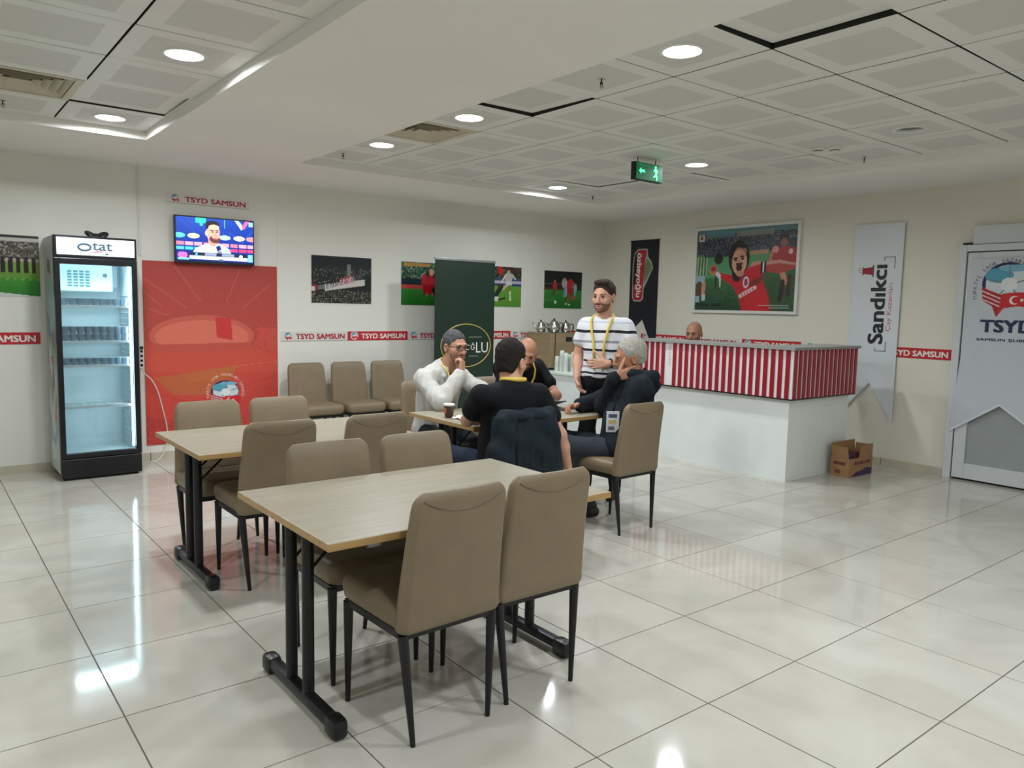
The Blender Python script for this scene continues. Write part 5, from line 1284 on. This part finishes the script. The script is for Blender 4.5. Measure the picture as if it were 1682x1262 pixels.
SK1 = MS('skin_olive', (190,142,116)); SK2 = MS('skin_tan', (176,126,98)); SK3 = MS('skin_fair', (204,156,132)); SK4 = MS('skin_brown_tan', (158,112,88))
C_BLACK = cloth('black_cotton', (20,21,24)); C_BLACK2 = cloth('black_polo', (15,16,19)); C_WHITE = cloth('white_denim', (184,182,176), .9, 16); C_JEANS = cloth('dark_blue_denim', (34,42,60), .4, 60); C_DARK = cloth('charcoal_trousers', (36,38,42), .3, 40); C_PARKA = cloth('black_padded_nylon', (27,33,39), .5, 14); M_YEL = mat('yellow_ribbon', (226,198,84), .6, var=.08, scale=40)
M_SHOE = mat('black_shoe', (20,20,22), .4, var=.1)
def striped():
    m = bpy.data.materials.new('striped_jersey'); m.use_nodes = True; N = m.node_tree.nodes; L = m.node_tree.links; b = N['Principled BSDF']; b.inputs['Roughness'].default_value = .85
    tc = N.new('ShaderNodeTexCoord'); sp = N.new('ShaderNodeSeparateXYZ'); nz = N.new('ShaderNodeTexNoise'); nz.inputs['Scale'].default_value = 9
    ad = N.new('ShaderNodeMath'); ad.operation = 'MULTIPLY_ADD'; ad.inputs[1].default_value = .02
    mr = N.new('ShaderNodeMapRange'); mr.inputs['From Min'].default_value = .85; mr.inputs['From Max'].default_value = 1.55
    r = N.new('ShaderNodeValToRGB'); cr = r.color_ramp; cr.interpolation = 'CONSTANT'; W, K, G, B = (222,224,228), (22,24,34), (150,152,160), (196,202,212)
    # heights in metres of each band, from the hem up
    bands = [(z_-.02, c_) for z_, c_ in [(.85,W),(.90,K),(.915,W),(.955,K),(.97,G),(.985,W),(1.02,K),(1.035,W),(1.065,G),(1.085,W),(1.115,K),(1.13,W),(1.175,B),(1.20,K),(1.218,W),(1.265,G),(1.285,W),(1.345,K),(1.365,W),(1.42,B),(1.435,W)]]
    cr.elements[0].position = 0; cr.elements[0].color = (*lin(W), 1); cr.elements[1].position = 1; cr.elements[1].color = (*lin(W), 1)
    for z, c_ in bands[1:]:
        e = cr.elements.new((z-.85)/.7); e.color = (*lin(c_), 1)
    L.new(tc.outputs['Object'], sp.inputs[0]); L.new(tc.outputs['Object'], nz.inputs['Vector']); L.new(nz.outputs['Fac'], ad.inputs[0]); L.new(sp.outputs['Z'], ad.inputs[2]); L.new(ad.outputs[0], mr.inputs['Value']); L.new(mr.outputs['Result'], r.inputs['Fac']); L.new(r.outputs['Color'], b.inputs['Base Color'])
    return m

# 1 man in white jacket, elbow on the table, hand at his mouth
J = dict(pel=(.88,3.36,.53), chest=(.885,3.27,.87), neck=(.905,3.20,1.045), head=(.925,3.13,1.195), face=(.06,-1,-.12), headup=(-.03,0,1), facing=(.12,-1,0), hs=1.03,
  shR=(.715,3.23,.945), shL=(1.05,3.25,.945), elR=(.66,2.92,.805), wrR=(.875,2.965,.995), elL=(1.17,3.02,.82), wrL=(1.02,2.84,.79), hipR=(.79,3.32,.53), hipL=(.98,3.32,.53), knR=(.77,2.92,.53), knL=(1.0,2.92,.53), anR=(.77,2.90,.08), anL=(1.0,2.88,.08),
  hands=dict(R=dict(d=(.18,.16,.97), t=(.75,.55,-.1), n=(-.3,.95,.0), curl=(1.0,1.05,1.1,1.1), thumb=.5), L=dict(d=(-.75,-.6,-.02), t=(-.5,.6,.3), n=(0,0,-1), curl=(.12,.12,.12,.15))))
t, loc, P, RT, RH, A = person('seated man in white denim jacket and glasses, fist held to his mouth', (.88,3.30), J, SK1, dict(m=C_WHITE, name='jacket', e=.026, slv=.022, hem=-.18, open=True, rip=.005, rip2=.0035, flaps=True), C_DARK, M_SHOE, dict(m=cloth('grey_hair', (80,80,82), .6, 200, .4), grow=.006, line=.08, nape=-.055), dict(beard=dict(m=cloth('grey_stubble', (140,108,94), .3, 200), g=.001), brow=mat('brow_dark', (44,34,30), .8, var=.1)), sleeve='long')
F = Field(A['pel']-.25, A['neck']+.2, .007); torso(F, A['pel']+RT[:,2]*.03, A['chest'], A['neck']-RT[:,2]*.03, [A['shR']*.8+A['chest']*.2, A['shL']*.8+A['chest']*.2], RT, -.004)
F.cap(A['neck'], A['neck']+RT[:,2]*.12, .06, .075, .008, True); put('t_shirt', F.mesh('t_shirt', np.array((.88,3.30,0))), t, m=C_BLACK)
lanyard(t, loc, A, RT, M_YEL, .34, off=.13, wdt=.006, split=.05)
gl = MB(); fm = mat('brown_glasses_frame', (40,28,24), .3, var=.1)
for q in (-1, 1):
    cx = .033*q; ring = [loc(P(cx+.026*math.copysign(abs(math.cos(a))**.6, math.cos(a)), .113-.012*abs(.033*q+.02*math.cos(a))/.06, .006+.017*math.copysign(abs(math.sin(a))**.6, math.sin(a)))) for a in [2*PI*i/20 for i in range(20)]]
    gl.tube(ring, .0028, 6, closed=True); gl.tube([loc(P(.058*q,.104,.012)), loc(P(.076*q,.06,.014)), loc(P(.08*q,-.01,.012))], .0025, 6)
gl.tube([loc(P(-.008,.116,.01)), loc(P(.008,.116,.01))], .0028, 6)
gl.obj('glasses', fm, t, smooth=True)

# 2 man in black T-shirt seen from behind, one arm hanging
J = dict(pel=(.50,1.95,.53), chest=(.495,1.885,.865), neck=(.515,1.90,1.05), head=(.535,1.945,1.172), face=(.93,.36,-.14), headup=(.1,0,1), facing=(.12,1,0), hs=1.11,
  shR=(.675,1.85,.97), shL=(.275,1.89,.975), elR=(.785,1.755,.725), wrR=(.875,1.775,.515), elL=(.355,2.14,.80), wrL=(.60,2.24,.79), hipR=(.60,1.99,.53), hipL=(.40,1.99,.53), knR=(.70,2.38,.54), knL=(.36,2.40,.54), anR=(.70,2.40,.08), anL=(.36,2.42,.08),
  hands=dict(R=dict(d=(.18,.12,-.97), t=(.1,.95,.1), n=(-.95,.1,0), curl=(.3,.35,.4,.45)), L=dict(d=(.8,.55,-.05), t=(.5,-.7,.3), n=(0,0,-1), curl=(.15,.15,.18,.2))))
t, loc, P, RT, RH, A = person('man in black T-shirt seen from behind, right arm hanging beside his chair', (.50,1.95), J, SK3, dict(m=C_BLACK, e=.014, slv=.02, hem=-.1, cut=.52), C_JEANS, M_SHOE, dict(m=cloth('dark_brown_hair', (40,35,33), .7, 160, .3), grow=.010, line=.085, nape=-.075, thin=True), None, wd=1.08, belly=.6)
cl_ = MB().tube([loc(A['neck']+RT[:,2]*.018+RT[:,0]*.07*math.cos(a)+RT[:,1]*(.068*math.sin(a)-.005)+RT[:,2]*(-.012*math.sin(a))) for a in [2*PI*i/24 for i in range(24)]], 0.0145, 8, closed=True).obj('lanyard', M_YEL, t, smooth=True)

# 3 grey haired man in dark parka, cheek on his hand
J = dict(pel=(1.53,1.95,.53), chest=(1.655,1.955,.86), neck=(1.665,1.985,1.03), head=(1.672,2.015,1.172), face=(-.80,.56,-.22), headup=(-.12,-.12,1), facing=(-.72,.60,0), hs=1.1,
  shR=(1.765,2.10,.96), shL=(1.60,1.83,.965), elR=(1.70,2.32,.83), wrR=(1.49,2.33,.795), elL=(1.56,2.14,.81), wrL=(1.495,1.985,1.035), hipR=(1.56,2.05,.53), hipL=(1.46,1.93,.53), knR=(1.36,2.36,.55), knL=(1.19,2.13,.56), anR=(1.50,2.40,.08), anL=(1.47,2.17,.09),
  hands=dict(R=dict(d=(-.97,.1,-.02), t=(-.1,-.8,.5), n=(0,0,-1), curl=(.7,.75,.8,.85)), L=dict(d=(.76,-.52,.26), t=(-.3,.2,.9), n=(.62,.78,0), curl=(.22,.24,.26,.3), thumb=.0)))
t, loc, P, RT, RH, A = person('grey haired man in black hooded parka leaning his cheek on his hand', (1.53,1.95), J, SK2, dict(m=C_PARKA, name='parka', e=.03, slv=.026, hem=-.12, collar=True, rip=.006, rip2=.003), cloth('slate_jeans', (54,59,66), .4, 50), M_SHOE, dict(m=cloth('silver_hair', (172,168,158), .6, 180, .2), grow=.007, line=.088, nape=-.06), dict(beard=dict(m=cloth('pale_stubble', (150,112,94), .2, 200), g=.001)), sleeve='long', wd=1.1, belly=.5)
F = Field(A['neck']-.25, A['neck']+.25, .007); bk_ = A['neck']-RT[:,1]*.12
F.cap(bk_-RT[:,0]*.09, bk_+RT[:,0]*.09, .055, .055, .03); F.cap(bk_-RT[:,0]*.09, A['neck']+RT[:,1]*.05-RT[:,0]*.09, .045, .03, .03); F.cap(bk_+RT[:,0]*.09, A['neck']+RT[:,1]*.05+RT[:,0]*.09, .045, .03, .03); F.cap(bk_-RT[:,2]*.03-RT[:,1]*.03, bk_-RT[:,2]*.09-RT[:,1]*.02, .06, .04, .03); F.ripple(.006, 50, 4)
put('hood', F.mesh('hood', np.array((1.53,1.95,0))), t, m=C_PARKA)
wa = nrm(A['wrL']-A['elL']); wx = nrm(np.cross(wa, (1,0,.2))); wy = np.cross(wa, wx); wc = A['wrL']-wa*.012
MB().tube([loc(wc+wx*.034*math.cos(a)+wy*.034*math.sin(a)) for a in [2*PI*i/16 for i in range(16)]], .006, 6, closed=True).obj('wristwatch', M_CHROME, t, smooth=True)
# badge on a cord hanging at his side
low = np.array((1.385,1.89,.845)); 
b_ = MB(); 
bg = MB().rbox((-.044,-.002,-.145),(.044,.002,0), .002).obj('badge', mat('badge_card', (206,210,214), .3, var=.05), t, loc(low-np.array((0,0,.03)))); bg.rotation_euler = (0,0,-.66)
for k, (z0, z1, cc) in enumerate(((-.045,-.02,(70,80,110)),(-.085,-.06,(196,180,110)),(-.13,-.105,(96,102,112)))): MB().box((-.03,-.0032,z0),(.028-.008*k,-.0022,z1)).obj('badge_print', mat('badge_print_%d' % k, cc, .5, var=.1), bg)
MB().tube([loc(low-np.array((0,0,.03))), loc(low+np.array((.03,.0,.04))), loc(A['chest']+RT[:,1]*.15+RT[:,2]*.05), loc(A['neck']+RT[:,1]*.08)], .005, 6).obj('lanyard', C_BLACK, t, smooth=True)

# 4 bald man in black behind the table
J = dict(pel=(1.64,3.38,.53), chest=(1.645,3.26,.89), neck=(1.625,3.16,1.045), head=(1.575,3.055,1.135), face=(-.55,-.74,-.40), headup=(0,-.25,1), facing=(-.1,-1,0), hs=1.03,
  shR=(1.44,3.22,1.005), shL=(1.83,3.24,1.01), elR=(1.38,2.98,.81), wrR=(1.38,2.76,.79), elL=(1.86,3.0,.78), wrL=(1.60,2.88,.80), hipR=(1.57,3.34,.53), hipL=(1.76,3.34,.53), knR=(1.52,2.96,.53), knL=(1.80,2.96,.53), anR=(1.52,2.95,.08), anL=(1.80,2.95,.08),
  hands=dict(R=dict(d=(.1,-.98,-.02), t=(.9,.1,.3), n=(0,0,-1), curl=(.15,.15,.2,.2)), L=dict(d=(-.95,-.3,-.02), t=(-.2,-.7,.5), n=(0,0,-1), curl=(.3,.3,.3,.3))))
t, loc, P, RT, RH, A = person('bald bearded man in black shirt leaning over the far side of the table', (1.66,3.36), J, SK2, dict(m=C_BLACK2, e=.012, slv=.018, hem=-.1), C_DARK, M_SHOE, None, dict(beard=dict(m=cloth('dark_beard', (76,56,46), .5, 200), g=.0015)), wd=1.12)
lanyard(t, loc, A, RT, M_YEL, .26, off=.13, wdt=.007, split=.06)

# 5 standing man in striped T-shirt
f5 = nrm((-.88,-.47,0)); l5 = np.array((.47,-.88,0)); o5 = np.array((2.01,2.62,0))
q5 = lambda l, f, z: tuple(o5+l5*l+f5*f+np.array((0,0,z)))
J = dict(pel=q5(0,0,.95), chest=q5(0,0,1.25), neck=q5(0,.0,1.43), head=q5(0,.035,1.60), face=(-.93,-.33,-.10), facing=tuple(f5), hs=1.06,
  shL=q5(.175,0,1.365), shR=q5(-.15,0,1.365), elR=q5(-.225,-.03,1.12), wrR=q5(-.185,.10,.965), elL=q5(.27,.03,1.12), wrL=q5(.10,.19,1.085), hipL=q5(.09,0,.92), hipR=q5(-.09,0,.92), knL=q5(.12,.03,.5), knR=q5(-.11,.03,.5), anL=q5(.13,-.01,.09), anR=q5(-.12,-.01,.09),
  hands=dict(R=dict(d=tuple(f5*.35+l5*.35+np.array((0,0,-.86))), t=tuple(f5), n=tuple(l5), curl=(.35,.4,.4,.45)), L=dict(d=tuple(-l5*.96+f5*.1+np.array((0,0,-.06))), t=(0,0,1), n=tuple(-f5), curl=(.12,.12,.14,.18), thumb=.2)))
t, loc, P, RT, RH, A = person('young bearded man standing in striped T-shirt with yellow lanyard', tuple(o5[:2]), J, SK3, dict(m=striped(), e=.012, slv=.018, hem=.015, cut=.44), C_BLACK, M_SHOE, dict(m=cloth('brown_hair', (62,50,42), .6, 180, .25), grow=.009, line=.08, nape=-.05, quiff=True), dict(beard=dict(m=cloth('dark_brown_beard', (128,94,78), .5, 220), g=.001)))
lanyard(t, loc, A, RT, M_YEL, .40, off=.128, wdt=.0095, split=.07, ls=.035)
wa = nrm(A['wrL']-A['elL']); wx = nrm(np.cross(wa, (0,0,1))); wy = np.cross(wa, wx); wc = A['wrL']-wa*.02
MB().tube([loc(wc+wx*.032*math.cos(a)+wy*.032*math.sin(a)) for a in [2*PI*i/16 for i in range(16)]], .008, 6, closed=True).obj('wristwatch', M_BLACKPL, t, smooth=True)

# 6 bald man sitting low behind the bar
J = dict(pel=(4.30,3.46,.53), chest=(4.27,3.46,.90), neck=(4.24,3.46,1.09), head=(4.20,3.46,1.265), face=(-.88,-.28,-.12), facing=(-1,-.15,0), hs=1.05,
  shL=(4.27,3.27,1.03), shR=(4.26,3.62,1.03), elL=(4.22,3.20,.78), elR=(4.24,3.64,.79), wrL=(4.02,3.29,.66), wrR=(4.06,3.52,.66), hipL=(4.28,3.37,.53), hipR=(4.28,3.55,.53), knL=(4.00,3.36,.53), knR=(4.00,3.56,.53), anL=(4.02,3.36,.08), anR=(4.02,3.56,.08),
  hands=dict(R=dict(d=(-.8,-.5,-.2), t=(-.3,0,.9), n=(0,-1,-.2)), L=dict(d=(-.8,.5,-.2), t=(-.3,0,.9), n=(0,1,-.2))))
t, loc, P, RT, RH, A = person('bald man sitting behind the striped bar, only his head showing', (4.26,3.46), J, SK4, dict(m=C_BLACK, e=.012, slv=.018, hem=-.1), C_DARK, M_SHOE, None, None)
t = thing('bar_stool', 'plain stool behind the bar under the bald man', 'stool', (4.32,3.46,0))
MB().lathe([(.17,.40),(.18,.41),(.18,.425),(.17,.435)], 24).obj('seat', M_BLACKPL, t)
for k in range(4):
    a = PI/4+PI/2*k; MB().tube([(.15*math.cos(a),.15*math.sin(a),.41),(.19*math.cos(a),.19*math.sin(a),0)], .012, 8).obj('leg', M_BLACKMETAL, t)

# jacket over the chair back
F = Field((.10,1.48,.30),(.92,1.99,1.02), .007)
F.cap((.30,1.722,.880),(.665,1.722,.880), .036, .036, .03)
for k in range(10):
    x = .275+.042*k; F.cap((x,1.694+.006*math.sin(k*2.1),.865),(x+.014*(k-4.5)-.005,1.682+.009*math.sin(k*2.3),.46), .027, .028, .025)
for k in range(7): x = .31+.055*k; F.cap((x,1.795,.85),(x,1.812,.66), .018, .014, .02)
F.cap((.285,1.725,.85),(.195,1.71,.46), .034, .040, .03); F.cap((.68,1.72,.85),(.745,1.71,.45), .034, .040, .03); F.ripple(.007, 42, 8)
C_JKT = cloth('dark_slate_jacket', (30,39,46), .5, 22)
t = thing('draped_jacket', 'dark slate jacket hung over the chair back of the man in black', 'jacket', (.485,1.74,.38))
put('cloth_shell', F.mesh('cloth_shell', (.485,1.74,.38)), t, m=C_JKT)
MB().tube([(-.115,-.078,.44),(-.12,-.088,.25),(-.125,-.088,.10)], .004, 6).obj('seam', C_BLACK, t, smooth=True)
MB().tube([(-.10,-.07,.475),(0,-.066,.485),(.10,-.07,.475)], .006, 6).obj('collar_seam', C_BLACK, t, smooth=True)

# ------------------------------------------------------------------ things on the men's table
t = thing('paper_cup', 'brown and white paper coffee cup on the table before the man in white', 'cup', (.525,2.60,.745))
autosmooth(MB().lathe([(.026,0),(.028,.002),(.036,.082),(.0375,.085)], 20).obj('cup_wall', mat('brown_cup_sleeve', (84,62,50), .6, var=.15, scale=30), t), 50)
MB().lathe([(.0385,.082),(.0395,.086),(.0385,.094),(.034,.096)], 20).obj('rim', M_PAPER, t)
MB().box((-.0365,-.012,.03),(-.031,.012,.07)).obj('logo_patch', mat('orange_print', (200,110,60), .6, var=.05), t)
v = []; n_ = 9
for i in range(n_):
    for j in range(n_): v.append((-.07+.14*i/(n_-1)+.01*math.sin(j*1.3), -.055+.11*j/(n_-1)+.008*math.sin(i*1.9), .004+.014*abs(math.sin(i*1.1+j*.9))*(1-((i-4)/6)**2)))
f = [(i*n_+j, (i+1)*n_+j, (i+1)*n_+j+1, i*n_+j+1) for i in range(n_-1) for j in range(n_-1)]
o = put('paper_napkin', mesh_from('paper_napkin', v, f, True, [M_PAPER]), None, (.585,2.50,.746), (0,0,.5)); md = o.modifiers.new('thickness', 'SOLIDIFY'); md.thickness = .002; md.offset = 1
tag(o, 'crumpled white paper napkin lying beside the coffee cup', 'napkin')
t = thing('laptop', 'thin grey laptop with low tilted lid on the right of the table', 'laptop', (1.36,2.60,.745), -.25)
MB().rbox((-.16,-.11,0),(.16,.11,.014), .004).obj('base', mat('grey_laptop', (96,96,94), .4, .3, var=.05), t)
MB().box((-.14,-.02,.014),(.14,.09,.0152)).obj('keyboard', M_BLACKPL, t)
o = MB().rbox((-.16,0,0),(.16,.21,.007), .003).obj('lid', mat('grey_laptop', (96,96,94), .4, .3), t, (0,.112,.014), (PI*.91,0,0))
MB().box((-.15,.012,-.0012),(.15,.2,-.0002)).obj('screen', M_BLACKPL, o)
